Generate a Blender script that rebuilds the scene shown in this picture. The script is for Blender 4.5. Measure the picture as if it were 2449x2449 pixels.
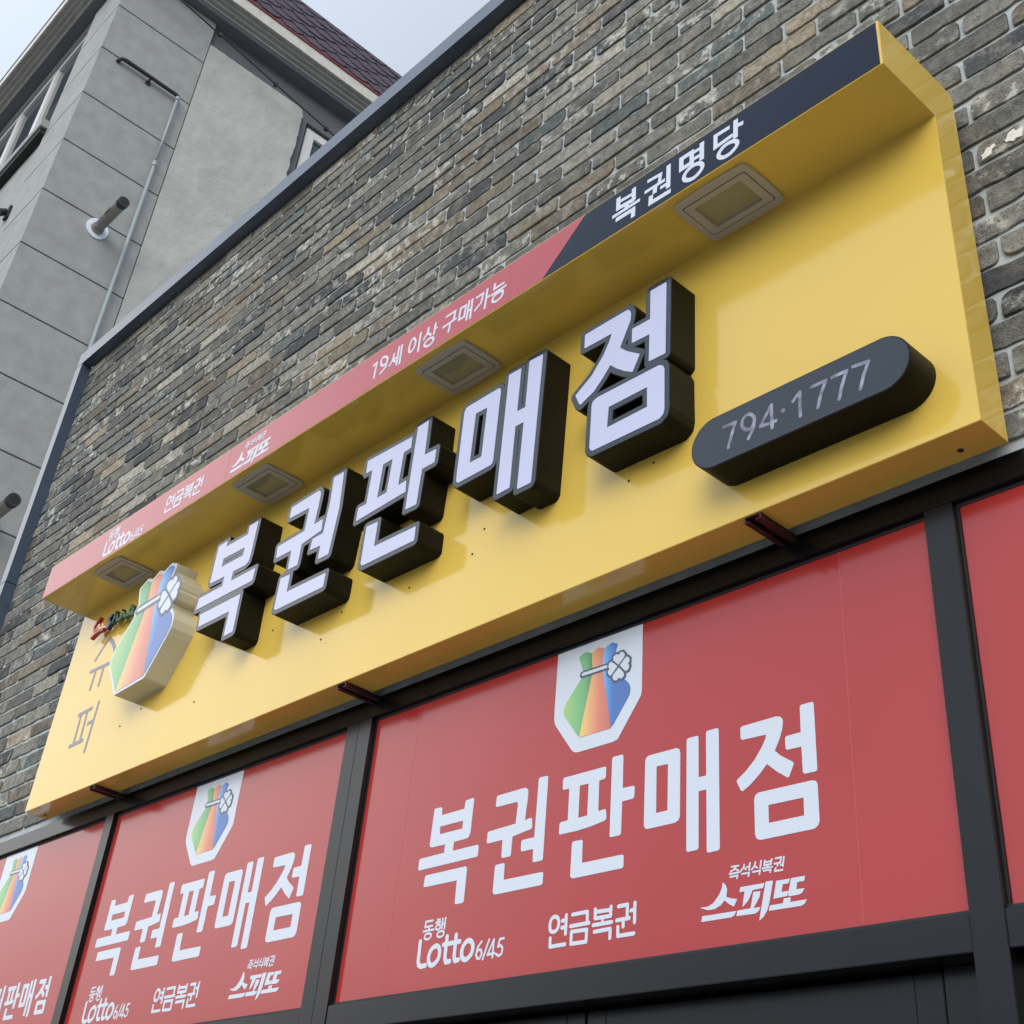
import bpy, bmesh, math, random
import numpy as np
from mathutils import Vector, Matrix
from mathutils.geometry import delaunay_2d_cdt

# ------------------------------------------------------------------ camera, sky, sun, exposure
S = bpy.context.scene
for o in list(bpy.data.objects): bpy.data.objects.remove(o, do_unlink=True)
C = S.collection
cam_d = bpy.data.cameras.new('camera'); cam = bpy.data.objects.new('camera', cam_d); C.objects.link(cam)
cam.matrix_world = Matrix(((0.6722612967720469, 0.3763129893714532, 0.6375368874760788, 5.058),
                           (0.734438064713727, -0.4472938815353361, -0.5104203293762976, -2.0239),
                           (0.0930885490375758, 0.8113671903468695, -0.5770769484797548, -1.4884),
                           (0, 0, 0, 1)))
cam_d.sensor_width = 36; cam_d.sensor_fit = 'HORIZONTAL'
cam_d.lens = 45.4517; cam_d.shift_x = 0.01531; cam_d.shift_y = -0.09469
cam_d.clip_start = 0.05; cam_d.clip_end = 2000
S.camera = cam
SUN_EL, SUN_AZ = math.radians(28), math.radians(-55)      # azimuth of the direction the light comes from, in the xy plane
w = bpy.data.worlds.new('World'); S.world = w; w.use_nodes = True
nt = w.node_tree; nt.nodes.clear()
sky = nt.nodes.new('ShaderNodeTexSky'); sky.sky_type = 'NISHITA'; sky.sun_disc = False
sky.sun_elevation = SUN_EL; sky.sun_rotation = math.radians(90) - SUN_AZ
sky.air_density = 1.0; sky.dust_density = 4.0; sky.ozone_density = 1.0
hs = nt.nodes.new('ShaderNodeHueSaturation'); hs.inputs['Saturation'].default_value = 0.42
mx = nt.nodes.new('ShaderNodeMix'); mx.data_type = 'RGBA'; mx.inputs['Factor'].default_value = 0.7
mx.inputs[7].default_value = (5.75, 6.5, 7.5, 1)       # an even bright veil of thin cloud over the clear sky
bg = nt.nodes.new('ShaderNodeBackground'); bg.inputs['Strength'].default_value = 0.12
wo = nt.nodes.new('ShaderNodeOutputWorld')
nt.links.new(sky.outputs[0], hs.inputs['Color']); nt.links.new(hs.outputs[0], mx.inputs[6])
# the thin cloud is brightest over the street, in front of the shop and to its left
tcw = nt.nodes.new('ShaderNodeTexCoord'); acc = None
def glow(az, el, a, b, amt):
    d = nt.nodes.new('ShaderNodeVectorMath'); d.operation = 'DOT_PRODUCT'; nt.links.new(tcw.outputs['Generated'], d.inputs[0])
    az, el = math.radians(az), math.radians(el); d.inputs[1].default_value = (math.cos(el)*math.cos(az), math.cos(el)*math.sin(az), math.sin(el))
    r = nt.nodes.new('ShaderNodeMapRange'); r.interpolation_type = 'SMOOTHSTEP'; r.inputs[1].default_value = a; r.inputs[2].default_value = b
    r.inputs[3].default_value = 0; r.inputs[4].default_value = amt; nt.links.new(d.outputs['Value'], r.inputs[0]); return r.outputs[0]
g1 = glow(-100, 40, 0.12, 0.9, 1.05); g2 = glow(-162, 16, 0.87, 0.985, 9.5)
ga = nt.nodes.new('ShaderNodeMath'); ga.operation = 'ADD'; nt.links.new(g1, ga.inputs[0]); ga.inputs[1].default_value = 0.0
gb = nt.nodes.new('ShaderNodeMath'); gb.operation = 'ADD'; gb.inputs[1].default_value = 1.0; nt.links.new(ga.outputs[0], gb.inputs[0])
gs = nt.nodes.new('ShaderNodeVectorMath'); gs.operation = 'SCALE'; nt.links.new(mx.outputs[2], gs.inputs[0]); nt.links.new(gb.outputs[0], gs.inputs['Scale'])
# sky dimmed towards the horizon, standing in for unmodelled houses opposite
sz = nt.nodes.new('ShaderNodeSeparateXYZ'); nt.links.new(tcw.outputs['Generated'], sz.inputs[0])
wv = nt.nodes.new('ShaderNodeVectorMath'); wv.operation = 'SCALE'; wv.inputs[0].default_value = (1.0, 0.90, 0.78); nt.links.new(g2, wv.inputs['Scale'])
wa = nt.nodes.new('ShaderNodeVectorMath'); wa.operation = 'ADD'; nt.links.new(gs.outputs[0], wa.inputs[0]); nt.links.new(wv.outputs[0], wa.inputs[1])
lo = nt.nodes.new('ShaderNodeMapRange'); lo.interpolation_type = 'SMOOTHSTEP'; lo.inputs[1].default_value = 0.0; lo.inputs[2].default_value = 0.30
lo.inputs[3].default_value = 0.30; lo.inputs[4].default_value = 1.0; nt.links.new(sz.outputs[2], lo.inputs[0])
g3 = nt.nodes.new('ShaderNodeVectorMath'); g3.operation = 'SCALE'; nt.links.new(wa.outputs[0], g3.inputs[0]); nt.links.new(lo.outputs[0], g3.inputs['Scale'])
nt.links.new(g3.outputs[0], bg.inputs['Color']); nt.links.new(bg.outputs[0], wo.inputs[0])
sd = bpy.data.lights.new('sun', 'SUN'); sun = bpy.data.objects.new('sun', sd); C.objects.link(sun)
sd.energy = 1.2; sd.angle = math.radians(50); sd.color = (1.0, 0.98, 0.92)
dv = Vector((math.cos(SUN_EL) * math.cos(SUN_AZ), math.cos(SUN_EL) * math.sin(SUN_AZ), math.sin(SUN_EL)))
sun.rotation_euler = dv.to_track_quat('Z', 'Y').to_euler(); sun.location = dv * 30
S.view_settings.view_transform = 'Standard'; S.view_settings.look = 'None'
S.view_settings.exposure = 0.0; S.view_settings.gamma = 1.0

rnd = random.Random(7)

# ------------------------------------------------------------------ materials
def mat(name, col, rough=0.5, ior=1.5, metal=0.0, noise=None, bump=None, coat=0.0):
    """noise=(scale, low, high[, detail]) multiplies the colour; bump=(scale, strength, distance)"""
    m = bpy.data.materials.new(name); m.use_nodes = True; n = m.node_tree; b = n.nodes['Principled BSDF']
    b.inputs['Base Color'].default_value = (*col, 1); b.inputs['Roughness'].default_value = rough
    b.inputs['IOR'].default_value = ior; b.inputs['Metallic'].default_value = metal
    if coat: b.inputs['Coat Weight'].default_value = coat; b.inputs['Coat Roughness'].default_value = 0.06
    tc = n.nodes.new('ShaderNodeTexCoord')
    if noise:
        t = n.nodes.new('ShaderNodeTexNoise'); t.inputs['Scale'].default_value = noise[0]; t.inputs['Detail'].default_value = noise[3] if len(noise) > 3 else 6
        n.links.new(tc.outputs['Object'], t.inputs['Vector'])
        r = n.nodes.new('ShaderNodeMapRange'); r.inputs[1].default_value = 0.3; r.inputs[2].default_value = 0.7
        r.inputs[3].default_value = noise[1]; r.inputs[4].default_value = noise[2]
        n.links.new(t.outputs['Fac'], r.inputs[0])
        v = n.nodes.new('ShaderNodeVectorMath'); v.operation = 'SCALE'; v.inputs[0].default_value = col
        n.links.new(r.outputs[0], v.inputs['Scale']); n.links.new(v.outputs[0], b.inputs['Base Color'])
    if bump:
        bumps = bump if isinstance(bump, list) else [bump]; prev = None
        for (sc, st, di) in bumps:
            t = n.nodes.new('ShaderNodeTexNoise'); t.inputs['Scale'].default_value = sc; t.inputs['Detail'].default_value = 3
            n.links.new(tc.outputs['Object'], t.inputs['Vector'])
            bp = n.nodes.new('ShaderNodeBump'); bp.inputs['Strength'].default_value = st; bp.inputs['Distance'].default_value = di
            n.links.new(t.outputs['Fac'], bp.inputs['Height'])
            if prev: n.links.new(prev.outputs[0], bp.inputs['Normal'])
            prev = bp
        n.links.new(prev.outputs[0], b.inputs['Normal'])
    return m

M = {}
M['yellow'] = mat('yellow_enamel', (0.66, 0.455, 0.085), 0.12, 1.5, noise=(1.3, 0.97, 1.03, 2), bump=[(1.6, 0.35, 0.02), (45, 0.05, 0.001)])
M['red'] = mat('red_film', (0.345, 0.026, 0.025), 0.14, 1.5, noise=(2.0, 0.97, 1.03, 2), bump=[(2.5, 0.15, 0.01), (260, 0.05, 0.0004)])
M['red_strip'] = mat('red_strip_film', (0.37, 0.038, 0.050), 0.18, 1.5)
M['navy'] = mat('navy_film', (0.016, 0.021, 0.035), 0.2, 1.4, 1.5)
M['white'] = mat('white_film', (0.53, 0.58, 0.66), 0.2, 1.5)
M['seam'] = mat('film_overlap', (0.42, 0.050, 0.050), 0.2)
M['face'] = mat('opal_acrylic', (0.45, 0.47, 0.64), 0.10, 1.5, noise=(5, 0.98, 1.02, 2))
M['digit'] = mat('worn_digit_film', (0.23, 0.235, 0.31), 0.3, noise=(60, 0.35, 1.3, 8))
M['case'] = mat('letter_case_metal', (0.009, 0.008, 0.004), 0.5, 1.22, noise=(6, 0.85, 1.15))
M['plate'] = mat('grey_acrylic_border', (0.020, 0.027, 0.038), 0.10, 1.42)
M['bagcase'] = mat('cream_metal_case', (0.52, 0.50, 0.40), 0.35, 1.5, noise=(4, 0.93, 1.05))
M['print_grey'] = mat('grey_film', (0.12, 0.12, 0.17), 0.25)
M['outline'] = mat('slate_print', (0.045, 0.07, 0.11), 0.22)
M['flake'] = mat('old_white_paint', (0.72, 0.71, 0.66), 0.7, noise=(90, 0.8, 1.05), bump=(200, 0.4, 0.001))
M['frame'] = mat('black_frame_paint', (0.003, 0.003, 0.004), 0.24, 1.40, noise=(9, 0.85, 1.2), bump=(300, 0.06, 0.0003))
M['gasket'] = mat('rubber_gasket', (0.006, 0.006, 0.008), 0.55)
M['glass'] = mat('dark_shop_glass', (0.012, 0.013, 0.014), 0.03, 1.52)
M['mortar'] = mat('mortar', (0.40, 0.435, 0.44), 0.9, noise=(22, 0.85, 1.1), bump=[(160, 0.5, 0.002), (18, 0.3, 0.004)])
M['coping'] = mat('blue_grey_coping_metal', (0.055, 0.075, 0.11), 0.26, 1.5, noise=(3, 0.93, 1.05))
M['plastic'] = mat('fixture_plastic', (0.40, 0.37, 0.33), 0.45)
M['lampglass'] = mat('frosted_lamp_glass', (0.27, 0.255, 0.17), 0.06)
M['dark'] = mat('dark_gap_and_shade', (0.01, 0.01, 0.01), 0.7)
M['rust'] = mat('primer_red_steel', (0.040, 0.014, 0.015), 0.35, 1.4, noise=(40, 0.4, 1.6))
M['stucco'] = mat('grey_stucco', (0.315, 0.325, 0.315), 0.9, noise=(7, 0.88, 1.08), bump=[(90, 0.35, 0.004), (9, 0.25, 0.01)])
M['lightstucco'] = mat('rough_light_stucco', (0.45, 0.455, 0.425), 0.9, noise=(3.2, 0.84, 1.06), bump=[(60, 0.4, 0.006), (7, 0.5, 0.03)])
M['frieze'] = mat('slate_grey_paint', (0.125, 0.132, 0.145), 0.75, noise=(3, 0.92, 1.06))
M['cornice'] = mat('cornice_off_white', (0.62, 0.60, 0.54), 0.6, noise=(12, 0.85, 1.05))
M['cornicegrey'] = mat('cornice_grey', (0.33, 0.32, 0.30), 0.7, noise=(12, 0.85, 1.1))
M['drip'] = mat('dull_red_drip_edge', (0.20, 0.035, 0.04), 0.5)
M['pvc'] = mat('grey_pvc', (0.30, 0.35, 0.36), 0.4)
M['blackpipe'] = mat('black_rubber_pipe', (0.02, 0.021, 0.025), 0.5)
M['steel'] = mat('dull_stainless', (0.30, 0.28, 0.25), 0.35, metal=0.8, noise=(30, 0.8, 1.1))
M['flange'] = mat('white_flange', (0.72, 0.76, 0.85), 0.35)
M['winwhite'] = mat('white_upvc', (0.70, 0.70, 0.69), 0.35)
M['pane'] = mat('house_window_glass', (0.05, 0.06, 0.075), 0.04, 1.5)
M['ground'] = mat('asphalt', (0.17, 0.17, 0.165), 0.85, noise=(14, 0.8, 1.15), bump=(80, 0.3, 0.01))
M['paving'] = mat('concrete_paving', (0.33, 0.32, 0.30), 0.85, noise=(10, 0.85, 1.1), bump=(50, 0.3, 0.006))
for k, c in dict(s_red=(0.38, 0.02, 0.015), s_yellow=(0.75, 0.5, 0.28), s_blue=(0.012, 0.012, 0.11), s_green=(0.01, 0.085, 0.045)).items(): M[k] = mat(k + '_paint', c, 0.35)

def ramp_mat(name, stops, rough=0.22):     # a printed left-to-right colour blend
    m = bpy.data.materials.new(name); m.use_nodes = True; n = m.node_tree; b = n.nodes['Principled BSDF']; b.inputs['Roughness'].default_value = rough
    tc = n.nodes.new('ShaderNodeTexCoord'); sp = n.nodes.new('ShaderNodeSeparateXYZ'); r = n.nodes.new('ShaderNodeValToRGB')
    n.links.new(tc.outputs['Generated'], sp.inputs[0]); n.links.new(sp.outputs[0], r.inputs[0]); n.links.new(r.outputs[0], b.inputs['Base Color'])
    e = r.color_ramp.elements
    while len(e) < len(stops): e.new(0.5)
    for i, (p, c) in enumerate(stops): e[i].position = p; e[i].color = (*c, 1)
    return m
M['green'] = ramp_mat('green_print', [(0, (0.33, 0.52, 0.16)), (0.45, (0.19, 0.44, 0.17)), (0.8, (0.13, 0.36, 0.16)), (1, (0.05, 0.18, 0.06))])
M['orange'] = ramp_mat('orange_print', [(0, (0.72, 0.52, 0.16)), (0.35, (0.66, 0.32, 0.14)), (0.6, (0.60, 0.19, 0.12)), (0.85, (0.52, 0.15, 0.10)), (1, (0.40, 0.14, 0.10))])
M['blue'] = ramp_mat('blue_print', [(0, (0.20, 0.42, 0.75)), (0.22, (0.07, 0.26, 0.60)), (0.42, (0.05, 0.14, 0.42)), (1, (0.05, 0.13, 0.38))])

def brick_material():
    m = bpy.data.materials.new('old_brick'); m.use_nodes = True; n = m.node_tree; b = n.nodes['Principled BSDF']; L = n.links.new
    b.inputs['Roughness'].default_value = 0.9
    N = lambda t: n.nodes.new(t)
    at = N('ShaderNodeAttribute'); at.attribute_name = 'col'; tc = N('ShaderNodeTexCoord')
    def noise(scale, det=6, ro=0.6):
        t = N('ShaderNodeTexNoise'); t.inputs['Scale'].default_value = scale; t.inputs['Detail'].default_value = det; t.inputs['Roughness'].default_value = ro
        L(tc.outputs['Object'], t.inputs['Vector']); return t
    def rng(src, a, b_, c, d):
        r = N('ShaderNodeMapRange'); r.inputs[1].default_value = a; r.inputs[2].default_value = b_; r.inputs[3].default_value = c; r.inputs[4].default_value = d; L(src, r.inputs[0]); return r.outputs[0]
    def mix(f, a, b_):
        x = N('ShaderNodeMix'); x.data_type = 'RGBA'; L(f, x.inputs[0])
        (L(a, x.inputs[6]) if not isinstance(a, tuple) else setattr(x.inputs[6], 'default_value', a))
        (L(b_, x.inputs[7]) if not isinstance(b_, tuple) else setattr(x.inputs[7], 'default_value', b_)); return x.outputs[2]
    n1 = noise(38, 8, 0.7); n2 = noise(9, 4); n3 = noise(22, 9, 0.75); n4 = noise(190, 4)
    v = N('ShaderNodeVectorMath'); v.operation = 'SCALE'; L(at.outputs['Color'], v.inputs[0]); L(rng(n1.outputs['Fac'], 0.3, 0.7, 0.48, 1.62), v.inputs['Scale'])
    tan = mix(rng(n2.outputs['Fac'], 0.52, 0.66, 0, 0.40), v.outputs[0], (0.27, 0.235, 0.17, 1))
    # pale lime bloom, strongest on bricks with a high alpha
    th = N('ShaderNodeMath'); th.operation = 'MULTIPLY'; L(rng(n3.outputs['Fac'], 0.50, 0.60, 0, 1), th.inputs[0]); L(at.outputs['Alpha'], th.inputs[1])
    wh = mix(th.outputs[0], tan, (0.50, 0.49, 0.44, 1))
    vo = N('ShaderNodeTexVoronoi'); vo.inputs['Scale'].default_value = 85; L(tc.outputs['Object'], vo.inputs['Vector'])
    pit = N('ShaderNodeMath'); pit.operation = 'MULTIPLY'; L(rng(vo.outputs['Distance'], 0.12, 0.26, 1, 0), pit.inputs[0]); L(rng(n2.outputs['Fac'], 0.40, 0.56, 0, 0.95), pit.inputs[1])
    fin = mix(pit.outputs[0], wh, (0.03, 0.028, 0.025, 1))
    L(fin, b.inputs['Base Color'])
    ad = N('ShaderNodeMath'); ad.operation = 'ADD'; L(n1.outputs['Fac'], ad.inputs[0]); L(n4.outputs['Fac'], ad.inputs[1])
    bp = N('ShaderNodeBump'); bp.inputs['Strength'].default_value = 0.75; bp.inputs['Distance'].default_value = 0.006; L(ad.outputs[0], bp.inputs['Height']); L(bp.outputs[0], b.inputs['Normal'])
    return m
M['brick'] = brick_material()

def shingle_material():
    m = bpy.data.materials.new('asphalt_shingles'); m.use_nodes = True; n = m.node_tree; b = n.nodes['Principled BSDF']; L = n.links.new
    b.inputs['Roughness'].default_value = 0.9
    no = n.nodes.new('ShaderNodeTexNoise'); no.inputs['Scale'].default_value = 30; tc = n.nodes.new('ShaderNodeTexCoord'); L(tc.outputs['Object'], no.inputs['Vector'])
    r = n.nodes.new('ShaderNodeValToRGB'); L(no.outputs['Fac'], r.inputs[0])
    r.color_ramp.elements[0].position = 0.3; r.color_ramp.elements[0].color = (0.055, 0.043, 0.062, 1); r.color_ramp.elements[1].position = 0.7; r.color_ramp.elements[1].color = (0.085, 0.068, 0.092, 1)
    L(r.outputs[0], b.inputs['Base Color']); return m
M['shingle'] = shingle_material()

# ------------------------------------------------------------------ object helpers
def tag(o, label=None, cat=None, group=None, kind=None):
    if label: o['label'] = label
    if cat: o['category'] = cat
    if group: o['group'] = group
    if kind: o['kind'] = kind
    return o
def empty(name, loc, label, cat, group=None):
    o = bpy.data.objects.new(name, None); C.objects.link(o); o.location = loc; o.empty_display_size = 0.1
    return tag(o, label, cat, group)
def origin(p):
    v = Vector((0, 0, 0))
    while p is not None: v += Vector(p.location); p = p.parent
    return v
def link(name, me, m=None, parent=None):
    if m is not None: me.materials.append(m)
    o = bpy.data.objects.new(name, me); C.objects.link(o)
    if parent: o.parent = parent
    return o
def mesh_obj(name, verts, faces, m, parent=None, smooth=False):
    """verts in world metres; stored relative to the parent's origin"""
    og = origin(parent)
    me = bpy.data.meshes.new(name); me.from_pydata([tuple(Vector(v) - og) for v in verts], [], faces); me.update()
    if smooth:
        for p in me.polygons: p.use_smooth = True
    return link(name, me, m, parent)
class MB:
    def __init__(s): s.v = []; s.f = []
    def box(s, x0, x1, y0, y1, z0, z1):
        i = len(s.v); s.v += [(x, y, z) for z in (z0, z1) for y in (y0, y1) for x in (x0, x1)]
        s.f += [(i, i+2, i+3, i+1), (i+4, i+5, i+7, i+6), (i, i+1, i+5, i+4), (i+2, i+6, i+7, i+3), (i, i+4, i+6, i+2), (i+1, i+3, i+7, i+5)]; return s
    def tube(s, pts, r, n=12, caps=True):
        pts = [Vector(p) for p in pts]; i0 = len(s.v)
        for k, p in enumerate(pts):
            d = (pts[min(k+1, len(pts)-1)] - pts[max(k-1, 0)]).normalized()
            a = d.cross(Vector((0, 0, 1)) if abs(d.z) < 0.9 else Vector((1, 0, 0))).normalized(); b = d.cross(a)
            rr = r[k] if isinstance(r, (list, tuple)) else r
            s.v += [tuple(p + a*math.cos(t*2*math.pi/n)*rr + b*math.sin(t*2*math.pi/n)*rr) for t in range(n)]
        for k in range(len(pts)-1):
            for t in range(n):
                a, b = i0+k*n+t, i0+k*n+(t+1) % n; s.f.append((a, b, b+n, a+n))
        if caps: s.f.append(tuple(range(i0+n-1, i0-1, -1))); s.f.append(tuple(range(i0+(len(pts)-1)*n, i0+len(pts)*n)))
        return s
    def extr_x(s, prof, x0, x1):      # closed profile of (y, z), along x
        i = len(s.v); n = len(prof); s.v += [(x0, y, z) for y, z in prof] + [(x1, y, z) for y, z in prof]
        for k in range(n): s.f.append((i+k, i+(k+1) % n, i+n+(k+1) % n, i+n+k))
        s.f += [tuple(range(i+n-1, i-1, -1)), tuple(range(i+n, i+2*n))]; return s
    def build(s, name, m, parent=None, bevel=0, smooth=False):
        o = mesh_obj(name, s.v, s.f, m, parent, smooth)
        bm = bmesh.new(); bm.from_mesh(o.data); bmesh.ops.recalc_face_normals(bm, faces=bm.faces)
        if bevel: bmesh.ops.bevel(bm, geom=[e for e in bm.edges], offset=bevel, segments=2, affect='EDGES', clamp_overlap=True)
        bm.to_mesh(o.data); bm.free(); return o
def box(name, a, b, m, parent=None, bevel=0):
    return MB().box(a[0], b[0], a[1], b[1], a[2], b[2]).build(name, m, parent, bevel)
def copy_tree(o, parent=None):
    c = o.copy(); C.objects.link(c)
    if parent is not None: c.parent = parent
    for ch in list(o.children): copy_tree(ch, c)
    return c

# ------------------------------------------------------------------ outlines: distance field of polygons and strokes -> rounded contours
def seg_dist(P, A, B):
    d = B - A; l2 = max(float(d @ d), 1e-12); t = np.clip(((P - A) @ d) / l2, 0, 1)
    q = P - (A + t[:, None] * d); return np.sqrt((q * q).sum(1))
def poly_sd(P, pts):
    pts = np.array(pts, float); n = len(pts); d = np.full(len(P), 1e9); ins = np.zeros(len(P), bool)
    for i in range(n):
        A, B = pts[i], pts[(i+1) % n]; d = np.minimum(d, seg_dist(P, A, B))
        c = (A[1] > P[:, 1]) != (B[1] > P[:, 1])
        with np.errstate(divide='ignore', invalid='ignore'):
            xx = (B[0]-A[0]) * (P[:, 1]-A[1]) / (B[1]-A[1]) + A[0]
        ins ^= c & (P[:, 0] < xx)
    return np.where(ins, -d, d)
def field(P, g):
    f = np.full(len(P), 1e9)
    for p in g['p']: f = np.minimum(f, poly_sd(P, p))
    for h in g['h']: f = np.maximum(f, -poly_sd(P, h))
    for wd, st in g['s']:
        d = np.full(len(P), 1e9)
        if not g.get('raw') and len(st) > 6 and tuple(st[0]) == tuple(st[-1]):      # closed rings: a smooth curve through the points
            q = [np.array(p_, float) for p_ in st[:-1]]; n = len(q); st = []
            for i in range(n):
                a, b, c, e = q[i-1], q[i], q[(i+1) % n], q[(i+2) % n]
                for t in (0, 0.2, 0.4, 0.6, 0.8): st.append(0.5*((2*b)+(-a+c)*t+(2*a-5*b+4*c-e)*t*t+(-a+3*b-3*c+e)*t**3))
            st.append(st[0])
        elif g.get('q'):       # square-ended strokes
            closed = tuple(st[0]) == tuple(st[-1]); m_ = len(st)-1
            for i in range(m_):
                A, B_ = np.array(st[i], float), np.array(st[i+1], float); L_ = max(np.linalg.norm(B_-A), 1e-6); u = (B_-A)/L_
                ea = 0.12*wd if (i == 0 and not closed) else wd/2; eb = 0.12*wd if (i == m_-1 and not closed) else wd/2
                A2, L2 = A - u*ea, L_+ea+eb; R_ = P - (A2 + u*L2/2); x_ = np.abs(R_ @ u) - L2/2; y_ = np.abs(R_ @ np.array([-u[1], u[0]])) - wd/2
                f = np.minimum(f, np.minimum(np.maximum(x_, y_), 0) + np.hypot(np.maximum(x_, 0), np.maximum(y_, 0)))
            continue
        for i in range(len(st)-1): d = np.minimum(d, seg_dist(P, np.array(st[i], float), np.array(st[i+1], float)))
        f = np.minimum(f, d - wd/2)
    return f
def dist_to(P, segs, chunk=20000):
    d = np.full(len(P), 1e9)
    for A, B in segs: d = np.minimum(d, seg_dist(P, A, B))
    return d
def march(F, xs, zs, lv):
    G = F - lv; ins = G < 0; nx, nz = len(xs), len(zs); nxt = {}; pts = {}
    def ep(i, j, k):           # k 0: edge (i,j)-(i+1,j); 1: edge (i,j)-(i,j+1)
        key = (i, j, k)
        if key not in pts:
            if k == 0: t = G[i, j]/(G[i, j]-G[i+1, j]); pts[key] = (xs[i]+t*(xs[i+1]-xs[i]), zs[j])
            else: t = G[i, j]/(G[i, j]-G[i, j+1]); pts[key] = (xs[i], zs[j]+t*(zs[j+1]-zs[j]))
        return key
    a, b, c, d = ins[:-1, :-1], ins[1:, :-1], ins[1:, 1:], ins[:-1, 1:]
    code = a*1 + b*2 + c*4 + d*8
    for i, j in zip(*np.nonzero((code > 0) & (code < 15))):
        k = int(code[i, j]); bo, ri, to, le = (i, j, 0), (i+1, j, 1), (i, j+1, 0), (i, j, 1)
        for s_, e_ in {1: [(le, bo)], 2: [(bo, ri)], 3: [(le, ri)], 4: [(ri, to)], 5: [(le, bo), (ri, to)], 6: [(bo, to)], 7: [(le, to)],
                       8: [(to, le)], 9: [(to, bo)], 10: [(bo, ri), (to, le)], 11: [(to, ri)], 12: [(ri, le)], 13: [(ri, bo)], 14: [(bo, le)]}[k]:
            nxt[ep(*s_)] = ep(*e_)
    loops = []
    while nxt:
        st = next(iter(nxt)); cur = st; lp = []
        while cur in nxt: lp.append(pts[cur]); cur = nxt.pop(cur)
        if len(lp) > 6: loops.append(lp)
    return loops
def simplify(lp, tol):
    P = np.array(lp); n = len(P)
    i0 = int(np.argmax(((P - P[0])**2).sum(1))); keep = {0, i0}
    def rec(a, b):
        if b - a < 2: return
        A, B = P[a % n], P[b % n]; idx = np.arange(a+1, b); d = seg_dist(P[idx % n], A, B); k = int(np.argmax(d))
        if d[k] > tol: keep.add(int(idx[k]) % n); rec(a, int(idx[k])); rec(int(idx[k]), b)
    rec(0, i0); rec(i0, n)
    return [tuple(P[i]) for i in sorted(keep)]
def contours(g, grow=0.0, rnd_=0.0, res=0.0012, tol=0.00015):
    pts = np.array([p for q in g['p'] for p in q] + [p for _, q in g['s'] for p in q], float)
    mg = max(grow, 0) + 0.012 + max([wd for wd, _ in g['s']] + [0])/2; x0, z0 = pts.min(0) - mg; x1, z1 = pts.max(0) + mg
    xs = np.arange(x0, x1 + res, res); zs = np.arange(z0, z1 + res, res)
    X, Z = np.meshgrid(xs, zs, indexing='ij'); P = np.stack([X.ravel(), Z.ravel()], 1)
    F = field(P, g)
    if rnd_ > 0:               # shrink by r then grow back: rounds the convex corners
        lp = march(F.reshape(X.shape), xs, zs, -rnd_)
        lp = [simplify(l, tol) for l in lp]
        g2 = dict(raw=1, p=[], h=[], s=[(2*rnd_, list(l) + [l[0]]) for l in lp])
        F2 = field(P, g2); F = np.where(F < -rnd_, F, F2) if grow == 0 else np.minimum(F2, F)
        if grow == 0: F = np.where(F < -rnd_, -rnd_, F)
    loops = march(F.reshape(X.shape), xs, zs, grow)
    return [simplify(l, tol) for l in loops]
def area(l): return 0.5*sum(l[i][0]*l[(i+1) % len(l)][1] - l[(i+1) % len(l)][0]*l[i][1] for i in range(len(l)))
def solid(name, loops, y0, y1, m, parent=None, mp=None, side=None):
    """fills the loops (x, z) at y0 (front) and extrudes them back to y1; mp maps (x, z, y) to world"""
    mp = mp or (lambda x, z, y: (x, y, z))
    V = []; Fc = []; mi = []
    vs = [Vector(p) for l in loops for p in l]; ed = []; k0 = 0
    for l in loops: ed += [(k0+i, k0+(i+1) % len(l)) for i in range(len(l))]; k0 += len(l)
    cv, _, cf, _, _, _ = delaunay_2d_cdt(vs, ed, [], 2, 1e-7)
    cen = np.array([((cv[t[0]].x+cv[t[1]].x+cv[t[2]].x)/3, (cv[t[0]].y+cv[t[1]].y+cv[t[2]].y)/3) for t in cf]); ins = np.zeros(len(cf), bool)
    for l in loops:            # keep only the triangles inside by the even-odd rule, so counters stay open
        for i in range(len(l)):
            (ax, az), (bx, bz) = l[i], l[(i+1) % len(l)]
            if az == bz: continue
            c = (az > cen[:, 1]) != (bz > cen[:, 1]); ins ^= c & (cen[:, 0] < (bx-ax)*(cen[:, 1]-az)/(bz-az)+ax)
    cf = [t for t, k in zip(cf, ins) if k]
    V += [mp(p.x, p.y, y0) for p in cv]; n = len(V); V += [mp(p.x, p.y, y1) for p in cv]
    for t in cf: Fc.append(tuple(reversed(t))); mi.append(0); Fc.append(tuple(v+n for v in t)); mi.append(0)
    for l in loops:
        b = len(V); V += [mp(x, z, y0) for x, z in l] + [mp(x, z, y1) for x, z in l]; k = len(l)
        for i in range(k): Fc.append((b+i, b+(i+1) % k, b+k+(i+1) % k, b+k+i)); mi.append(1)
    og = origin(parent); me = bpy.data.meshes.new(name); me.from_pydata([tuple(Vector(v)-og) for v in V], [], Fc); me.update()
    me.materials.append(m)
    if side: me.materials.append(side)
    for p, k in zip(me.polygons, mi):
        if side: p.material_index = k
        if k == 1: p.use_smooth = False
    o = bpy.data.objects.new(name, me); C.objects.link(o)
    if parent: o.parent = parent
    return o
def xf(loops, A): return [[(x*A[0][0]+z*A[1][0]+A[2][0], x*A[0][1]+z*A[1][1]+A[2][1]) for x, z in l] for l in loops]
def rect(x0, x1, z0, z1): return [(x0, z0), (x1, z0), (x1, z1), (x0, z1)]
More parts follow.
